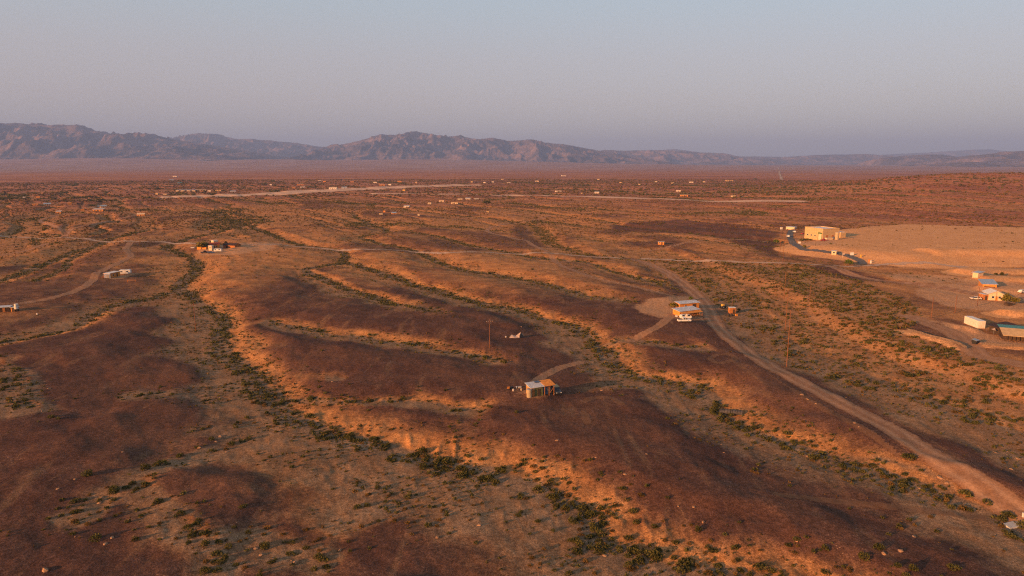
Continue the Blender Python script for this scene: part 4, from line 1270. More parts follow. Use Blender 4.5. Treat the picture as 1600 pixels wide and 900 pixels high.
# ---- the shed with the tin roof, right of the centre
p = ground(839, 619); S0 = p
root = thing('tin_roofed_shed', 'small plywood shed with pale tin roof and orange lean-to canopy', 'shed', p + Vector((0, 0, -.05)), math.radians(22))
L, D, h = 3.5, 3.2, 2.5
wall_part(root, 'shed', L, D, h, M['ply'], .35)
roof_part(root, 'shed', L, D, h, M['tin'], .35, .35)
MB().box(-L / 2 + .9, L / 2 - .02, -.04, .01, 0, 2.35).build('front_panel', M['greenwall'], root)
door_part(root, .55, .85, 1.95, M['brown'], -.04)
MB().hexa([(.5, 2.3, 2.95), (1.7, 2.3, 2.95), (1.7, 3.1, 3.04), (.5, 3.1, 3.04), (.5, 2.3, 3.1), (1.7, 2.3, 3.1), (1.7, 3.1, 3.2), (.5, 3.1, 3.2)]).build('solar_panel', M['panel'], root)
MB().hexa([(L / 2 + .36, -.3, 2.52), (L / 2 + 3.5, -.3, 2.60), (L / 2 + 3.5, D + .2, 3.05), (L / 2 + .36, D + .2, 2.97), (L / 2 + .36, -.3, 2.62), (L / 2 + 3.5, -.3, 2.70), (L / 2 + 3.5, D + .2, 3.15), (L / 2 + .36, D + .2, 3.07)]).build('canopy_roof', M['orange'], root)
for x in (L / 2 + .5, L / 2 + 1.8, L / 2 + 3.2):
    for y in (0, D - .1):
        MB().box(x - .06, x + .06, y - .06, y + .06, -.3, 2.5 + (.4 if y else 0)).build('post', M['rustwood'], root)
for x0, x1 in ((L / 2 + 1.8, L / 2 + 3.2),):
    MB().cyl((x0, 0, .1), (x1, 0, 2.1), .04, .04, 6).build('brace', M['rustwood'], root)
tank(827, 620, .72, 2.05, 'tank', 'tan cylindrical water tank in front of the tin roofed shed')
q = thing('storage_cabinet', 'narrow orange cabinet with grey top between the tank and the shed', 'cabinet', at_px(833, 619.5), math.radians(22))
MB().box(-.45, .45, 0, .8, -.1, 2.0).build('body', M['orange'], q, .02)
MB().box(-.9, .55, -.1, .9, 2.0, 2.08).build('top', M['blueroof'], q)
MB().box(-.38, .38, -.04, .01, .1, 1.9).build('door', M['rustwood'], q)
q = thing('hanging_tarp', 'blue tarp hung under the orange canopy', 'tarp', at_px(850, 615), math.radians(22))
MB().box(-.9, .9, 0, .05, .35, 2.0).build('cloth', M['blue'], q)
MB().cyl((-1, .02, 2.02), (1, .02, 2.02), .03, .03, 6).build('rail', M['metal'], q)
crate(853, 615, .8, .6, .7, 'blue', 'blue storage box standing under the orange canopy', 'box', .4)
crate(846, 616, .6, .5, .55, 'pinkwhite', 'small pale box by the shed door', 'box', .1)
car(869, 614, math.radians(-75), 'black suv with tan roof parked right of the tin roofed shed', M['carblack'], 'suv', top=M['tan'])
q = thing('camp_chair', 'orange folding chair left of the tin roofed shed', 'chair', at_px(794, 609), math.radians(200))
MB().box(-.3, .3, -.3, .3, .40, .46).build('seat', M['orange'], q)
MB().box(-.3, .3, .26, .32, .46, 1.0).build('backrest', M['orange'], q)
for sx in (-.27, .27):
    for sy in (-.27, .27):
        MB().cyl((sx, sy, -.1), (sx, sy, .4), .025, .025, 6).build('leg', M['black'], q)
for k, (a, b, w, m_, l) in enumerate([(802, 611, .45, 'pinkwhite', 'pale bucket among camp clutter, lowest of the three'), (807, 606.5, .4, 'white', 'round white bucket, highest of the camp clutter'), (814.5, 610, .4, 'cream', 'cream bucket nearest the shed in the camp clutter')]):
    pp = ground(a, b)
    q = thing('bucket', l, 'bucket', pp)
    MB().cyl((0, 0, -.02), (0, 0, w * 1.2), w * .42, w * .55, 14).build('pail', M[m_], q)
    MB().cyl((0, 0, w * 1.2), (0, 0, w * 1.26), w * .6, w * .6, 14).build('lid', M[m_], q)
crate(799, 608, 1.1, .6, .6, 'black', 'low black trunk beside the orange chair', 'trunk', .5, 'trunk_box')
crate(812, 606, .9, .4, .35, 'concrete', 'grey crate behind the camp clutter', 'crate', .3)

# ---- wrecked tent and the lone pole
p = ground(808, 527)
q = thing('collapsed_tent', 'half collapsed pale canvas tent on the dark flat', 'tent', p, math.radians(15))
tv = [(-3.1, -.6, 0), (-1.0, -1.0, 0), (.6, -.9, 0), (2.6, -.5, 0), (2.4, 1.4, 0), (.2, 1.6, 0), (-2.6, 1.2, 0), (-2.0, .2, 1.1), (-.5, .1, .55), (1.4, .3, 1.75), (2.2, .4, .9)]
tf = [(0, 1, 7), (1, 8, 7), (1, 2, 8), (2, 9, 8), (3, 10, 9), (3, 4, 10), (4, 9, 10), (4, 5, 9), (5, 8, 9), (5, 6, 8), (6, 7, 8), (6, 0, 7)]
m = MB(); m.v = tv; m.f = tf
m.build('canvas', M['canvas'], q)
m = MB(); m.v = [(.6, -.92, 0), (2.6, -.52, 0), (1.42, .2, 1.6), (.7, -.6, .7)]; m.f = [(0, 1, 2), (0, 2, 3)]
m.build('opening_shade', M['black'], q)  # black sheet in the canvas gap, painted as the tent's inner shade
for a, b in (((2.4, 1.4, 0), (1.4, .3, 1.78)), ((-3.1, -.6, 0), (-2.0, .2, 1.13))):
    MB().cyl(a, b, .035, .035, 6).build('tent_pole', M['metal'], q)
crate(795, 526.5, 1.0, .6, .5, 'brown', 'dark box left of the collapsed tent', 'box', .2)
crate(790.5, 527, .5, .4, .3, 'pinkwhite', 'small pale box farthest left of the collapsed tent', 'box', .5)

# ---- utility poles
for a, b, hp, l, arm in [
        (765, 543, 45, 'lone wooden pole on the flat left of the collapsed tent', True),
        (306, 517, 41, 'wooden pole beside the bend of the left wash', True),
        (1229, 573, 84, 'nearest and tallest pole beside the dirt road', False),
        (1227, 515, 62, 'second nearest pole of the line beside the dirt road', False),
        (1225, 468, 40, 'third pole of the line, above the scrub flat', False),
        (1223, 411, 46, 'pole on the gravel road below the warehouse drive', False),
        (1219, 390, 36, 'farthest pole of the line, left of the warehouse', False),
        (1265, 470, 22, 'slim pole on the scrub flat right of the pole line', False),
        (1455, 497, 28, 'pole where the container road begins at the right', False),
        (1492, 489, 24, 'pole between the container and the white gabled house', False),
        (1527, 478, 24, 'pole standing beside the white gabled house', False),
        (25, 406, 20, 'wooden pole near the left edge above the wash', True),
        (168, 381, 12, 'short distant pole by the gravel road at the left', False),
        (218, 383, 12, 'distant pole where the trailer track meets the gravel road', False)]:
    utility_pole(a, b, hp, l, arm)

# ---- the orange homestead above the dirt road
r1, L1 = house('homestead_house', 'orange walled homestead house with long pale tin roof', 'house', (1062, 494), (1092, 493), 4.2, 2.7, 'orange', 'tinx', 'shed', .5, .4,
               wins=[(-.3, 1.0, 1.0, .9), (.05, 1.0, .9, .9)], doors=[(.3, .9, 2.0, 'rustwood')])
for k in range(9):
    x = -L1 / 2 + L1 * k / 8
    MB().box(x - .07, x + .07, -1.9, -1.78, -.3, 1.5).build('porch_post', M['rustwood'], r1)
MB().box(-L1 / 2 - .1, L1 / 2 + .1, -1.92, -1.8, 1.0, 1.12).box(-L1 / 2 - .1, L1 / 2 + .1, -1.92, -1.8, .4, .52).build('porch_rail', M['orange'], r1)
MB().hexa([(-L1 / 2 - .2, -2.0, 2.0), (L1 / 2 + .2, -2.0, 2.0), (L1 / 2 + .2, -.32, 2.45), (-L1 / 2 - .2, -.32, 2.45), (-L1 / 2 - .2, -2.0, 2.08), (L1 / 2 + .2, -2.0, 2.08), (L1 / 2 + .2, -.32, 2.53), (-L1 / 2 - .2, -.32, 2.53)]).build('porch_roof', M['orange'], r1)
house('homestead_barn', 'second long pale roofed barn behind the orange homestead house', 'barn', (1062, 482), (1092, 481.5), 3.2, 2.6, 'orange', 'tinx', 'shed', .4, .4, wins=[(-.2, 1.0, .8, .8)], doors=[(.25, 1.8, 2.1, 'brown')])
car(1069, 503, math.radians(4), 'white pickup truck parked below the orange homestead', M['carwhite'], 'pickup')
caravan(1071, 498.5, math.radians(4), 4.4, 1.75, 'low white camper trailer between pickup and orange homestead')
tree(1053, 481, 15, 9, 'tan green shrub clump left of the orange homestead', 'yellow', 'yard_tree')
tree(1048, 479, 8, 6, 'small shrub left end of the homestead hedge', 'dry', 'yard_tree')
tree(1079, 469, 8, 6, 'small green tree behind the homestead barn', 'fresh', 'yard_tree')
tree(1067, 487, 6, 5, 'small yellow shrub against the homestead wall, left', 'yellow', 'yard_tree')
tree(1086, 486, 7, 5, 'small yellow shrub against the homestead wall, right', 'yellow', 'yard_tree')
tree(1119, 471, 9, 5, 'yellow shrub across the dirt road from the homestead', 'yellow', 'yard_tree')
crate(1057, 495, .7, .6, .6, 'white', 'tiny white box left of the white pickup truck', 'box', .2)
# the yard across the road
q = thing('scrap_tractor', 'old rusty tractor across the dirt road from the homestead', 'tractor', at_px(1131, 482), math.radians(20))
MB().box(-1.3, 1.1, -.4, .4, .6, 1.2).build('body', M['rust'], q, .05)
MB().box(-1.2, -.1, -.55, .55, 1.2, 2.0).build('cab', M['yellow'], q, .05)
wheels(q, (-.8,), .7, .7, .3); wheels(q, (.9,), .6, .4, .25)
house('yard_hut', 'small rusty orange hut with pale top beside the antenna mast', 'hut', (1140, 490), (1149, 490), 1.8, 2.6, 'rustwood', 'white', 'flat', 0, .1, doors=[(.2, .8, 1.9, 'brown')])
p = at_px(1143.5, 483)
q = thing('antenna_mast', 'thin orange mast rising behind the rusty hut', 'mast', p)
MB().cyl((0, 0, -.3), (0, 0, 5.6), .10, .05, 8).build('tube', M['pole'], q)
for k, zz in enumerate((3.6, 4.5, 5.2)):
    MB().box(-.5 + .1 * k, .5 - .1 * k, -.02, .02, zz, zz + .04).build('crossbar', M['metal'], q)
for a, l in ((1138.5, 'left of the two black drums before the rusty hut'), (1143, 'right of the two black drums before the rusty hut')):
    pp = ground(a, 494)
    q = thing('oil_drum', l, 'drum', pp)
    MB().cyl((0, 0, -.05), (0, 0, 1.15), .4, .4, 14).build('barrel', M['black'], q)
    MB().cyl((0, 0, .5), (0, 0, .56), .42, .42, 14).build('hoop', M['black'], q)
crate(1150.5, 493.5, 1.0, .8, .8, 'orange', 'orange crate right of the black drums', 'crate', .3)
tree(1154, 486, 8, 5, 'green shrub right of the antenna mast', 'green', 'yard_tree')

# ---- rusty culvert pipe in the central wash
a = ground(1124, 646); b = ground(1160, 648)
q = thing('culvert_pipe', 'long dark rusty culvert pipe lying in the wash', 'pipe', a)
d = b - a
MB().cyl((0, 0, .55), (d.x * .46, d.y * .46, d.z * .46 + .55), .62, .62, 16).build('section', M['rust'], q)
MB().cyl((d.x * .5, d.y * .5, d.z * .5 + .52), (d.x, d.y, d.z + .45), .6, .6, 16).build('section', M['rust'], q)
for k in range(1, 9):
    if k in (4,):
        continue
    f_ = k / 9
    MB().cyl((d.x * f_, d.y * f_, d.z * f_ + .54), (d.x * (f_ + .012), d.y * (f_ + .012), d.z * (f_ + .012) + .54), .67, .67, 16).build('rib', M['rust'], q)

# ---- left side homesteads
r1, L1 = house('orange_cabin', 'orange cabin with flat white roof between white box and trailer', 'cabin', (172, 434), (188, 431), 3.6, 2.7, 'orange', 'white', 'flat', 0, .3, doors=[(.2, .9, 2.0, 'brown')], wins=[(-.15, 1.0, .9, .8)])
q, _ = house('cargo_box', 'small white cargo box at the left end of the orange cabin', 'cargo box', (163, 434.5), (172.5, 434.8), 2.3, 2.3, 'pinkwhite', 'white', 'flat', 0, .05, doors=[(.1, 1.2, 1.9, 'cream')])
caravan(196, 428.5, math.radians(15), 6.0, 2.7, 'white travel trailer at the right end of the orange cabin')
q = thing('low_table', 'orange bench frame on the flat below the white trailer', 'bench', at_px(205.5, 440), .15)
MB().box(-2.2, 2.2, -.4, .4, .8, .9).build('top', M['orange'], q)
for sx in (-1.9, 1.9):
    for sy in (-.3, .3):
        MB().box(sx - .06, sx + .06, sy - .06, sy + .06, -.2, .8).build('leg', M['rustwood'], q)
r1, L1 = house('dark_shed', 'dark boarded shed with pale roof at the left edge', 'shed', (-8, 488), (16, 487), 4.0, 2.1, 'brown', 'tin', 'flat', 0, .25, doors=[(.1, .9, 1.8, 'rustwood')])
house('dark_lean_to', 'small dark lean-to with orange post next to the white tank', 'shed', (17, 487), (25, 486.8), 2.0, 1.9, 'brown', 'tin', 'flat', 0, .2, doors=[(-.35, .35, 1.7, 'orange')])
tank(26.5, 486.5, .75, 2.0, 'wtank', 'white water tank raised on a dark base at the left edge', 'water_tank', 'wtank', 1.05)
crate(58, 491.5, .5, .4, .5, 'pinkwhite', 'small pale box on the flat right of the dark shed', 'box', .1)
# red roofed compound
r1, L1 = house('red_roofed_house', 'red roofed house with cream wall in the left compound', 'house', (327, 388), (343, 388), 5.5, 3.0, 'orange', 'redroof', 'gable', 1.2, .4, wins=[(-.2, 1.1, 1.0, .9), (.2, 1.1, 1.0, .9)], doors=[(0, .9, 2.0, 'brown')])
house('cream_tower', 'narrow cream annex beside the red roofed house', 'annex', (326, 391.5), (331, 391.5), 2.4, 3.6, 'cream', 'tin', 'flat', 0, .15, wins=[(0, 1.8, .8, .8)])
house('dark_roofed_barn', 'low dark roofed barn at the right of the compound', 'barn', (349, 387.5), (367, 386.5), 6.0, 2.4, 'rustwood', 'darkroof', 'gable', 1.2, .5, doors=[(-.2, 2.0, 2.0, 'brown')])
house('white_roofed_annex', 'small white walled block behind the red roofed house', 'annex', (334, 382.5), (341, 382.5), 3.0, 3.6, 'cream', 'white', 'flat', 0, .2, wins=[(.1, 1.8, .7, .7)])
house('orange_wall_store', 'low orange store in front of the yellow tree', 'store', (308, 390), (322, 389.5), 2.5, 2.0, 'orange', 'orange', 'flat', 0, .15, doors=[(0, .9, 1.8, 'brown')])
tree(315, 389, 17, 11, 'large yellow green tree at the left of the compound', 'yellow')
tree(323, 388, 10, 10, 'yellow green tree against the red roofed house', 'yellow')
tree(353, 380.5, 6, 4, 'dark tree behind the dark roofed barn', 'green')
caravan(341, 393.5, math.radians(5), 5.2, 2.3, 'white motorhome parked before the red roofed house', None, 'motorhome')
car(320, 395.5, math.radians(35), 'black pickup truck with pale load left of the motorhome', M['carblack'], 'pickup', top=M['black'])
car(330, 396, math.radians(10), 'dark car parked below the white motorhome', M['carblue'], 'sedan')
crate(301, 387.5, 2.6, 1.2, .5, 'white', 'low white slab stack left of the yellow tree', 'slab stack', .2)

# ---- tan warehouse
p = ground(1285, 375)
rz = math.radians(18)
root = thing('warehouse', 'large tan warehouse with flat grey roof and green framed door', 'warehouse', p + Vector((0, 0, -.1)), rz)
m = MB().box(0, 15.5, 0, 19.5, -.6, 8.2).build('wall', M['tan'], root)
MB().box(.3, 15.2, .3, 19.2, 8.2, 8.32).build('roof', M['white'], root)
MB().box(-.12, 15.62, -.12, .3, 8.2, 8.75).box(-.12, .3, .3, 19.2, 8.2, 8.75).box(15.2, 15.62, .3, 19.2, 8.2, 8.75).box(-.12, 15.62, 19.2, 19.62, 8.2, 8.75).build('parapet', M['tan'], root)
MB().box(15.5, 20.5, -1.5, 6.5, -.6, 5.6).build('annex', M['tan'], root)
MB().box(15.6, 20.4, -1.4, 6.4, 5.6, 5.75).build('annex_roof', M['white'], root)
f_ = MB().box(-.25, .01, .6, 1.0, -.2, 4.6).box(-.25, .01, 4.4, 4.8, -.2, 4.6).box(-.25, .01, .6, 4.8, 4.6, 5.6).build('door_frame', M['greentrim'], root)
MB().box(-.12, .01, 1.0, 4.4, 0, 4.6).build('roller_door', M['cream'], root)
for x in (4.0, 9.5):
    d_ = MB().box(x - 1.0, x + 1.0, -.1, .01, 0, 3.6).build('door', M['rustwood'], root)
for y in (8.0, 12.0, 16.0):
    w_ = MB().box(-.09, .01, y - .8, y + .8, 2.2, 3.4).build('window', M['white'], root)
    MB().box(-.12, -.085, y - .7, y + .7, 2.3, 3.3).build('pane', M['glass'], w_)
tank(1307.5, 374.5, 1.5, 5.6, 'tank', 'tall pale tank at the right corner of the warehouse')
car(1287, 376.5, math.radians(10), 'red pickup truck in front of the tan warehouse', M['carred'], 'pickup')
car(1303.5, 373.8, math.radians(40), 'dark blue car at the right end of the warehouse', M['carblue'], 'suv')
crate(1295, 374.8, 6.0, 2.0, 1.6, 'cream', 'long cream loading dock against the warehouse front', 'loading dock', .3, 'loading_dock')
car(1255, 365.5, math.radians(20), 'red car parked left of the warehouse', M['carred'], 'sedan')
car(1262, 366.5, math.radians(20), 'dark red suv parked between red car and warehouse', M['carred'], 'suv')
car(1231, 370.5, math.radians(80), 'white suv on the left verge of the warehouse drive', M['carwhite'], 'suv')
car(1241, 363, math.radians(80), 'tiny white car far up the warehouse drive', M['carwhite'], 'sedan')
house('low_cream_building', 'low cream building behind the warehouse drive', 'building', (1228, 358.5), (1241, 358.5), 6, 2.6, 'cream', 'white', 'flat', 0, .3)
house('gate_kiosk', 'small cream kiosk beside the lower warehouse drive', 'kiosk', (1299, 398), (1306.5, 398), 3.0, 2.6, 'cream', 'tin', 'flat', 0, .3, wins=[(0, 1.1, 1.2, .9)])
q = thing('notice_board', 'white square board on a post above the drive', 'sign board', at_px(1331, 400))
MB().box(-1.1, 1.1, -.05, .05, .5, 2.3).build('board', M['white'], q); MB().box(-.08, .08, .05, .2, -.3, 2.2).build('post', M['pole'], q)
q = thing('notice_board', 'pale board on a post left of the kiosk', 'sign board', at_px(1249, 381.5))
MB().box(-.9, .9, -.05, .05, .5, 1.9).build('board', M['white'], q); MB().box(-.08, .08, .05, .2, -.3, 1.8).build('post', M['pole'], q)
q = thing('tall_sign', 'tall white topped sign left of the warehouse drive', 'sign', at_px(1220.5, 362))
MB().box(-1.0, 1.0, -.1, .1, 2.6, 4.6).build('board', M['white'], q); MB().box(-.15, .15, .1, .3, -.3, 4.4).build('post', M['metal'], q)
q = thing('flag_marker', 'thin pinkish flag marker right of the kiosk', 'flag', at_px(1316, 403))
MB().cyl((0, 0, -.2), (0, 0, 3.2), .06, .05, 8).build('staff', M['white'], q); MB().box(.04, 1.3, -.02, .02, 2.0, 3.0).build('cloth', M['canvas'], q)
for a, b, m_, l in ((1358, 409.5, 'orange', 'orange marker post at the end of the warehouse drive'), (1360.5, 411.5, 'white', 'white marker post at the end of the warehouse drive'), (1345, 402, 'yellow', 'yellow crate on the bank above the drive')):
    q = thing('marker_post', l, 'marker post', ground(a, b))
    MB().box(-.35, .35, -.35, .35, -.2, 1.6).build('post', M[m_], q, .05); MB().box(-.42, .42, -.42, .42, 1.6, 1.75).build('cap', M[m_], q)
tree(1327, 414, 15, 8, 'round fresh green tree at the mouth of the drive', 'fresh')
tree(1213, 380, 10, 6, 'fresh green bush left of the pole line', 'fresh', 'green_shrub')
tree(1257, 388, 7, 6, 'yellowish shrub below the warehouse drive', 'yellow', 'green_shrub')
for a, b, w, l in ((1252, 377, 8, 'left of three dark shrubs before the warehouse'), (1259, 376, 9, 'middle of three dark shrubs before the warehouse'), (1266, 376.5, 7, 'right of three dark shrubs before the warehouse')):
    tree(a, b, w, 3.5, l, 'green', 'dark_shrub')

# ---- sheds and houses at the right edge
house('cream_shed', 'small cream shed with pale blue roof on the upper terrace', 'shed', (1519, 434), (1528, 432.5), 4.0, 3.0, 'cream', 'blueroof', 'shed', .5, .5)
r1, L1 = house('blue_roofed_shed', 'open blue roofed shed on the middle terrace', 'shed', (1528.5, 445.5), (1535.5, 448.5), 5.5, 3.1, 'orange', 'blueroof', 'shed', .3, .5)
MB().box(L1 / 2 + .005, L1 / 2 + .06, .5, 5.0, .1, 2.2).build('opening_shade', M['black'], r1)  # black sheet over solid wall, its colour standing in for shade inside
r1, L1 = house('gabled_house', 'cream house with white gable roof beside green trees', 'house', (1544, 469), (1567, 470), 6.5, 3.0, 'cream', 'white', 'gabley', 1.4, .6, wins=[(-.2, 1.1, .9, .9), (.25, 1.1, .9, .9)], doors=[(.05, .9, 2.0, 'orange')])
house('orange_annex', 'small orange annex at the left of the gabled house', 'annex', (1536, 468.5), (1543.5, 468.8), 3.5, 2.6, 'rustwood', 'tin', 'flat', 0, .25, doors=[(.1, .9, 1.9, 'brown')])
tree(1572, 474, 15, 14, 'tall loose desert tree right of the gabled house', 'yellow')
tree(1585, 475, 13, 11, 'smaller desert tree nearer the right edge', 'yellow')
tree(1566, 470, 8, 6, 'low tree overlapping the gabled house wall', 'yellow')
tree(1556, 431, 6, 5, 'left of two dark bushes on the upper terrace', 'green', 'dark_shrub')
tree(1565, 431.5, 6, 6, 'right of two dark bushes on the upper terrace', 'green', 'dark_shrub')
crate(1575, 477, 2.4, 2.0, 1.0, 'brown', 'dark planter crate beneath the tall desert tree', 'crate', .2, 'planter')
car(1524, 468.3, math.radians(175), 'pale car parked beside the pole near the gabled house', M['pinkwhite'], 'sedan')
car(1597.5, 457.5, math.radians(20), 'white car cut by the right edge on the terrace', M['carwhite'], 'sedan')
r1, L1 = house('shipping_container', 'long white shipping container on the dirt yard', 'container', (1506, 504.5), (1527.5, 513), 2.6, 2.75, 'pinkwhite', 'white', 'flat', 0, .04)
for k in range(14):
    x = -L1 / 2 + L1 * (k + .5) / 14
    MB().box(x - .12, x + .12, -.04, .005, .05, 2.65).build('rib', M['pinkwhite'], r1)
for y in (.65, 1.95):
    d_ = MB().box(L1 / 2 - .005, L1 / 2 + .05, y - .62, y + .62, .1, 2.6).build('door', M['pinkwhite'], r1)
    MB().cyl((L1 / 2 + .07, y, .15), (L1 / 2 + .07, y, 2.55), .03, .03, 6).build('lock_rod', M['metal'], d_)
r1, L1 = house('dark_roofed_shed', 'open shed with dark purple brown roof beside the container', 'shed', (1545, 518), (1563, 524), 6.0, 2.6, 'brown', 'darkroof', 'shed', .9, .8)
r1, L1 = house('tan_roofed_barn', 'barn with tan front roof and teal rear roof', 'barn', (1566, 530), (1604, 533), 5.5, 2.5, 'brown', 'orange', 'flat', 0, .1)
for o in [c for c in r1.children if c.name.startswith('roof')]:
    bpy.data.objects.remove(o)
c_ = 2.75
MB().hexa([(-L1 / 2 - .6, -3.2, 2.1), (L1 / 2 + .6, -3.2, 2.1), (L1 / 2 + .6, c_, 3.6), (-L1 / 2 - .6, c_, 3.6), (-L1 / 2 - .6, -3.2, 2.24), (L1 / 2 + .6, -3.2, 2.24), (L1 / 2 + .6, c_, 3.74), (-L1 / 2 - .6, c_, 3.74)]).build('front_roof', M['tan'], r1)
MB().hexa([(-L1 / 2 - .6, c_ + .002, 3.6), (L1 / 2 + .6, c_ + .002, 3.6), (L1 / 2 + .6, 6.6, 3.9), (-L1 / 2 - .6, 6.6, 3.9), (-L1 / 2 - .6, c_ + .002, 3.74), (L1 / 2 + .6, c_ + .002, 3.74), (L1 / 2 + .6, 6.6, 4.04), (-L1 / 2 - .6, 6.6, 4.04)]).build('rear_roof', M['teal'], r1)
for k in range(7):
    x = -L1 / 2 + L1 * k / 6
    MB().box(x - .09, x + .09, -3.1, -2.92, -.3, 2.1).build('post', M['brown'], r1)
q = thing('parasol', 'red and white parasol between the two barns', 'parasol', at_px(1552, 523))
MB().cyl((0, 0, -.1), (0, 0, 2.2), .04, .04, 6).build('pole', M['metal'], q); MB().cyl((0, 0, 1.7), (.25, 0, 2.4), .9, .05, 10).build('canopy', M['canvas'], q)
crate(1566, 526.5, 1.4, .9, 1.0, 'black', 'black bin left of the tan roofed barn', 'bin', .2)
q = thing('dumpster', 'black dumpster with pale lid alone on the dirt yard', 'dumpster', at_px(1524, 537), math.radians(30))
MB().hexa([(-1.0, -.7, .1), (1.0, -.7, .1), (1.0, .7, .1), (-1.0, .7, .1), (-1.1, -.8, 1.2), (1.1, -.8, 1.2), (1.1, .8, 1.5), (-1.1, .8, 1.5)]).build('body', M['black'], q)
MB().hexa([(-1.15, -.85, 1.21), (1.15, -.85, 1.21), (1.15, .85, 1.51), (-1.15, .85, 1.51), (-1.15, -.85, 1.28), (1.15, -.85, 1.28), (1.15, .85, 1.58), (-1.15, .85, 1.58)]).build('lid', M['metal'], q)
for sx in (-.8, .8):
    for sy in (-.5, .5):
        MB().cyl((sx - .04, sy, .05), (sx + .04, sy, .05), .1, .1, 8).build('caster', M['tyre'], q)
def board_fence(px, label, hgt=0.9):
    pts = [ground(a, b) for a, b in px]
    root = thing('board_fence', label, 'fence', pts[0])
    for k in range(len(pts) - 1):
        a = pts[k] - pts[0]; b = pts[k + 1] - pts[0]
        n = max(2, int((b - a).length / 3.0))
        for i in range(n):
            u = a.lerp(b, i / n); w = a.lerp(b, (i + 1) / n)
            u.z = gz_at(pts[0].x + u.x, pts[0].y + u.y) - pts[0].z; w.z = gz_at(pts[0].x + w.x, pts[0].y + w.y) - pts[0].z
            t_ = (w - u).normalized(); nn = Vector((-t_.y, t_.x, 0)) * .04
            def pt(p_, s_, z_): return (p_.x + nn.x * s_, p_.y + nn.y * s_, p_.z + z_)
            MB().hexa([pt(u, -1, -.1), pt(w, -1, -.1), pt(w, 1, -.1), pt(u, 1, -.1), pt(u, -1, hgt), pt(w, -1, hgt), pt(w, 1, hgt), pt(u, 1, hgt)]).build('panel', M['fence'], root)
            MB().box(u.x - .08, u.x + .08, u.y - .08, u.y + .08, u.z - .3, u.z + hgt + .12).build('post', M['fence'], root)
board_fence([(1417, 517), (1450, 526), (1488, 535), (1510, 545)], 'low dark board fence curving along the bank below the container')
board_fence([(1534, 539), (1560, 541), (1604, 543)], 'low straight board fence before the tan roofed barn')
# pale slab at the road's lower end, white marker at the frame's edge
q = thing('concrete_slab', 'broken pale concrete slab between bushes at the lower right', 'slab', at_px(1580, 822), .4)
MB().hexa([(-1.5, -.7, -.1), (1.3, -.9, -.1), (1.5, .7, -.1), (-1.2, .8, -.1), (-1.4, -.6, .28), (1.2, -.8, .16), (1.4, .6, .34), (-1.1, .7, .4)]).build('piece', M['concrete'], q)
MB().hexa([(1.6, -.8, -.1), (2.4, -.6, -.1), (2.3, .4, -.1), (1.7, .5, -.1), (1.6, -.7, .2), (2.3, -.5, .12), (2.25, .3, .25), (1.7, .4, .3)]).build('piece', M['concrete'], q)
q = thing('marker_post', 'white marker post cut by the lower right edge', 'marker post', at_px(1599, 808))
MB().box(-.2, .2, -.12, .12, -.2, .75).build('post', M['white'], q); MB().box(-.23, .23, -.15, .15, .75, .82).build('cap', M['white'], q)

# ---- the small hut below the far road
house('orange_hut', 'small orange hut alone above the scrub in the right middle', 'hut', (1028, 382), (1037.5, 382.3), 3.5, 2.1, 'orange', 'dusty', 'flat', 0, .3, wins=[(-.25, 1.0, .9, .8)], doors=[(.15, .9, 2.0, 'brown')])

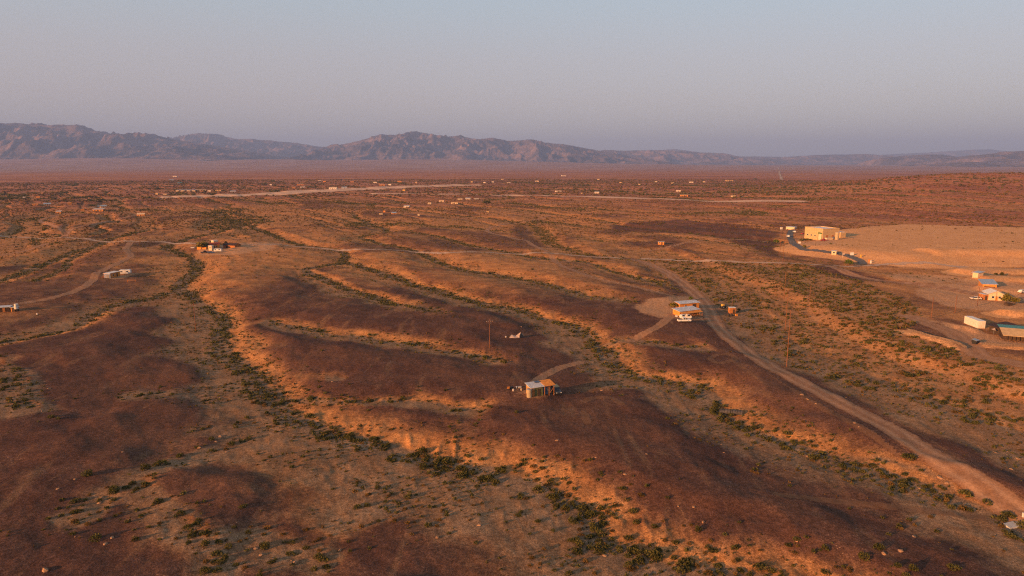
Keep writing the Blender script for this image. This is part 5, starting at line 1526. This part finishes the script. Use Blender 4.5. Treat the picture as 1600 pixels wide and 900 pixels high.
# ---- scattered homes on the plain: x, base y, width, height in pixels, wall, roof, kind
FAR = {
 'the settlement at the far left': [(38, 309.5, 4, 2, 'white', 'white', 'flat'), (50, 309, 3, 1.6, 'tan', 'tin', 'flat'), (59, 309, 5, 2.2, 'orange', 'orange', 'gable'), (55, 321, 7, 2.4, 'orange', 'orange', 'flat'), (74, 320.5, 9, 3.0, 'cream', 'blueroof', 'shed'), (109, 320, 5, 3.4, 'orange', 'orange', 'gable'), (124, 319.5, 6, 2.6, 'brown', 'darkroof', 'gable'), (91, 333.5, 7, 4.0, 'orange', 'tin', 'shed'), (129, 329, 4, 2.6, 'orange', 'orange', 'flat'), (142, 327.5, 8, 2.6, 'orange', 'white', 'flat'), (153, 330, 15, 4.2, 'orange', 'tin', 'shed'), (162, 324.5, 8, 4.0, 'cream', 'blueroof', 'gable'), (154, 323.5, 3, 2.6, 'white', 'white', 'flat'), (220, 337.5, 11, 4.2, 'orange', 'cream', 'gable')],
 'the row left of the airstrip': [(273, 276.5, 6, 1.6, 'white', 'white', 'flat'), (268, 282.5, 7, 2, 'cream', 'blueroof', 'gable'), (281, 287, 7, 2, 'tan', 'teal', 'gable'), (245, 304, 4, 2.4, 'tan', 'tan', 'flat'), (258, 304.5, 6, 1.6, 'cream', 'white', 'flat'), (290, 298.8, 30, 1.8, 'cream', 'blueroof', 'flat'), (315, 299, 14, 1.9, 'tan', 'cream', 'flat'), (327, 300, 5, 2, 'white', 'white', 'gable'), (341, 298.5, 9, 1.8, 'tan', 'tan', 'flat'), (364, 300, 8, 2.2, 'white', 'blueroof', 'gable')],
 'the homes behind the airstrip': [(412, 289.5, 8, 2, 'brown', 'darkroof', 'gable'), (423, 289.5, 3.5, 2, 'white', 'white', 'flat'), (459, 294.5, 5, 2.2, 'orange', 'orange', 'gable'), (469, 289.5, 11, 2.4, 'orange', 'cream', 'flat'), (473, 293.5, 8, 2.2, 'white', 'white', 'flat'), (500, 283, 4, 1.6, 'white', 'white', 'flat'), (507, 284.5, 4, 1.8, 'orange', 'orange', 'flat'), (520, 296, 13, 4.0, 'white', 'white', 'gable'), (538, 294.5, 9, 3, 'white', 'blueroof', 'gable'), (550, 285, 6, 2, 'orange', 'tan', 'flat'), (586, 286, 6, 1.8, 'white', 'white', 'flat'), (597, 290, 9, 2.2, 'orange', 'cream', 'flat'), (609, 289.5, 5, 2.2, 'white', 'white', 'flat'), (624, 285, 7, 2.6, 'orange', 'orange', 'gable'), (631, 298, 4.5, 2, 'yellow', 'yellow', 'flat'), (650, 286, 3.5, 2, 'tan', 'tan', 'flat')],
 'the hamlet in the middle distance': [(635, 324, 10, 3.4, 'white', 'tin', 'shed'), (671, 319, 6, 2.6, 'cream', 'cream', 'flat'), (690, 315.5, 9, 2.8, 'cream', 'white', 'flat'), (710, 318.5, 12, 2.6, 'cream', 'tan', 'flat'), (719, 312.5, 8, 2.6, 'cream', 'cream', 'flat'), (731, 311.5, 9, 2.8, 'cream', 'blueroof', 'gable'), (745, 311.5, 7, 1.8, 'white', 'blueroof', 'flat'), (596, 335.5, 5, 2.4, 'cream', 'cream', 'flat'), (600.5, 331.5, 3.5, 2.6, 'orange', 'orange', 'flat'), (616, 334.8, 8, 3.6, 'orange', 'blueroof', 'shed'), (654, 337, 3.5, 2.6, 'cream', 'white', 'flat'), (762, 332, 4.5, 2.2, 'tan', 'tan', 'flat')],
 'the dotted homes of the far centre': [(737, 285, 3.5, 1.8, 'tan', 'tan', 'flat'), (757, 286, 4, 1.8, 'white', 'white', 'flat'), (770, 285, 4, 1.6, 'white', 'tin', 'flat'), (785, 281, 4, 1.5, 'cream', 'cream', 'flat'), (795, 286, 7, 2.2, 'white', 'darkroof', 'gable'), (839, 284, 6, 1.8, 'cream', 'white', 'flat'), (881, 275.3, 8, 1.5, 'white', 'white', 'flat'), (935, 281, 4, 1.5, 'cream', 'white', 'flat'), (873, 300, 10, 2.2, 'white', 'white', 'flat'), (910, 303, 3.5, 1.8, 'tan', 'tan', 'flat'), (932.5, 302, 8, 3, 'white', 'tin', 'shed'), (970, 286, 5, 1.7, 'tan', 'cream', 'flat')],
 'the homes along the far right road': [(999, 289, 4, 1.8, 'cream', 'cream', 'flat'), (1025, 285, 4, 1.6, 'white', 'white', 'flat'), (1051, 287, 4, 1.8, 'cream', 'cream', 'flat'), (1080, 286, 7, 1.8, 'white', 'white', 'flat'), (1100, 285, 4, 1.6, 'cream', 'tan', 'flat'), (1060, 299, 7.5, 2.2, 'white', 'white', 'flat'), (1069, 307.2, 13, 3, 'orange', 'cream', 'flat'), (1146, 308, 7, 2.2, 'cream', 'white', 'flat'), (1160, 308.5, 3.5, 2, 'white', 'white', 'flat'), (1140, 283, 12, 1.4, 'tan', 'tan', 'flat'), (1175, 282.5, 9, 1.4, 'brown', 'darkroof', 'flat')],
}
ORD = ['leftmost', 'second from left', 'third from left', 'fourth from left', 'fifth from left', 'sixth from left', 'seventh from left', 'eighth from left', 'ninth from left', 'tenth from left', 'eleventh from left', 'twelfth from left', 'thirteenth from left', 'fourteenth from left', 'fifteenth from left', 'rightmost']
COLNAME = {'white': 'white', 'tan': 'tan', 'orange': 'orange', 'cream': 'cream', 'brown': 'dark brown', 'yellow': 'yellow'}
for where, L_ in FAR.items():
    L_ = sorted(L_, key=lambda a: a[0])
    for k, (a, b, w, hh, wm, rm, kd) in enumerate(L_):
        p = ground(a, b); s = mpp(p)
        W = w * s * .85; Hh = hh * s * .85
        wm_ = {'white': 'pinkwhite'}.get(wm, wm); rm = {'white': 'cream', 'tin': 'dusty'}.get(rm, rm)
        rise = 0.35 * Hh if kd != 'flat' else 0.0
        root = thing('plain_house', f'{COLNAME[wm]} house, {ORD[k] if k < len(L_) - 1 else "rightmost"} of {where}', 'house', p - Vector((0, 0, .1)), math.atan2(-p.x, p.y) * 0.6 + random.uniform(-.25, .25), 'homes scattered over the far plain')
        Dp = min(W, max(5.0, W * 0.55))
        wall_part(root, kd, W, Dp, Hh - rise, M[wm_], rise)
        roof_part(root, kd, W, Dp, Hh - rise, M[rm], .04 * W, rise, .12 + .03 * Hh)
        if w >= 6:
            MB().box(-W * .06, W * .06, -.08, .02, 0, (Hh - rise) * .75).build('door', M['brown'], root)
            for q_ in (-.3, .28):
                window_part(root, q_ * W, (Hh - rise) * .35, W * .12, (Hh - rise) * .35)
# dark yard trees on the plain
for a, b, w, hh, l in [(143, 323, 9, 3.5, 'dark tree clump beside the far left settlement'), (246, 297, 9, 3, 'dark tree at the left end of the long blue roofed row'), (350, 298.5, 6, 2.6, 'dark tree within the row left of the airstrip'), (441, 293.5, 8, 2.8, 'dark tree behind the airstrip, left one'), (449, 293.5, 6, 2.4, 'dark tree behind the airstrip, right one'), (805, 285.5, 8, 2.6, 'dark tree among the far centre homes'), (178, 323.5, 9, 2.5, 'low dark tree right of the far left settlement'), (760, 318, 15, 4.5, 'wide dark tree right of the middle hamlet'), (286, 282.5, 5, 2, 'tiny dark tree by the far left row'), (1180, 280.5, 7, 1.8, 'tiny dark tree near the far highway')]:
    tree(a, b, w, hh, l, 'green', 'plain_tree')
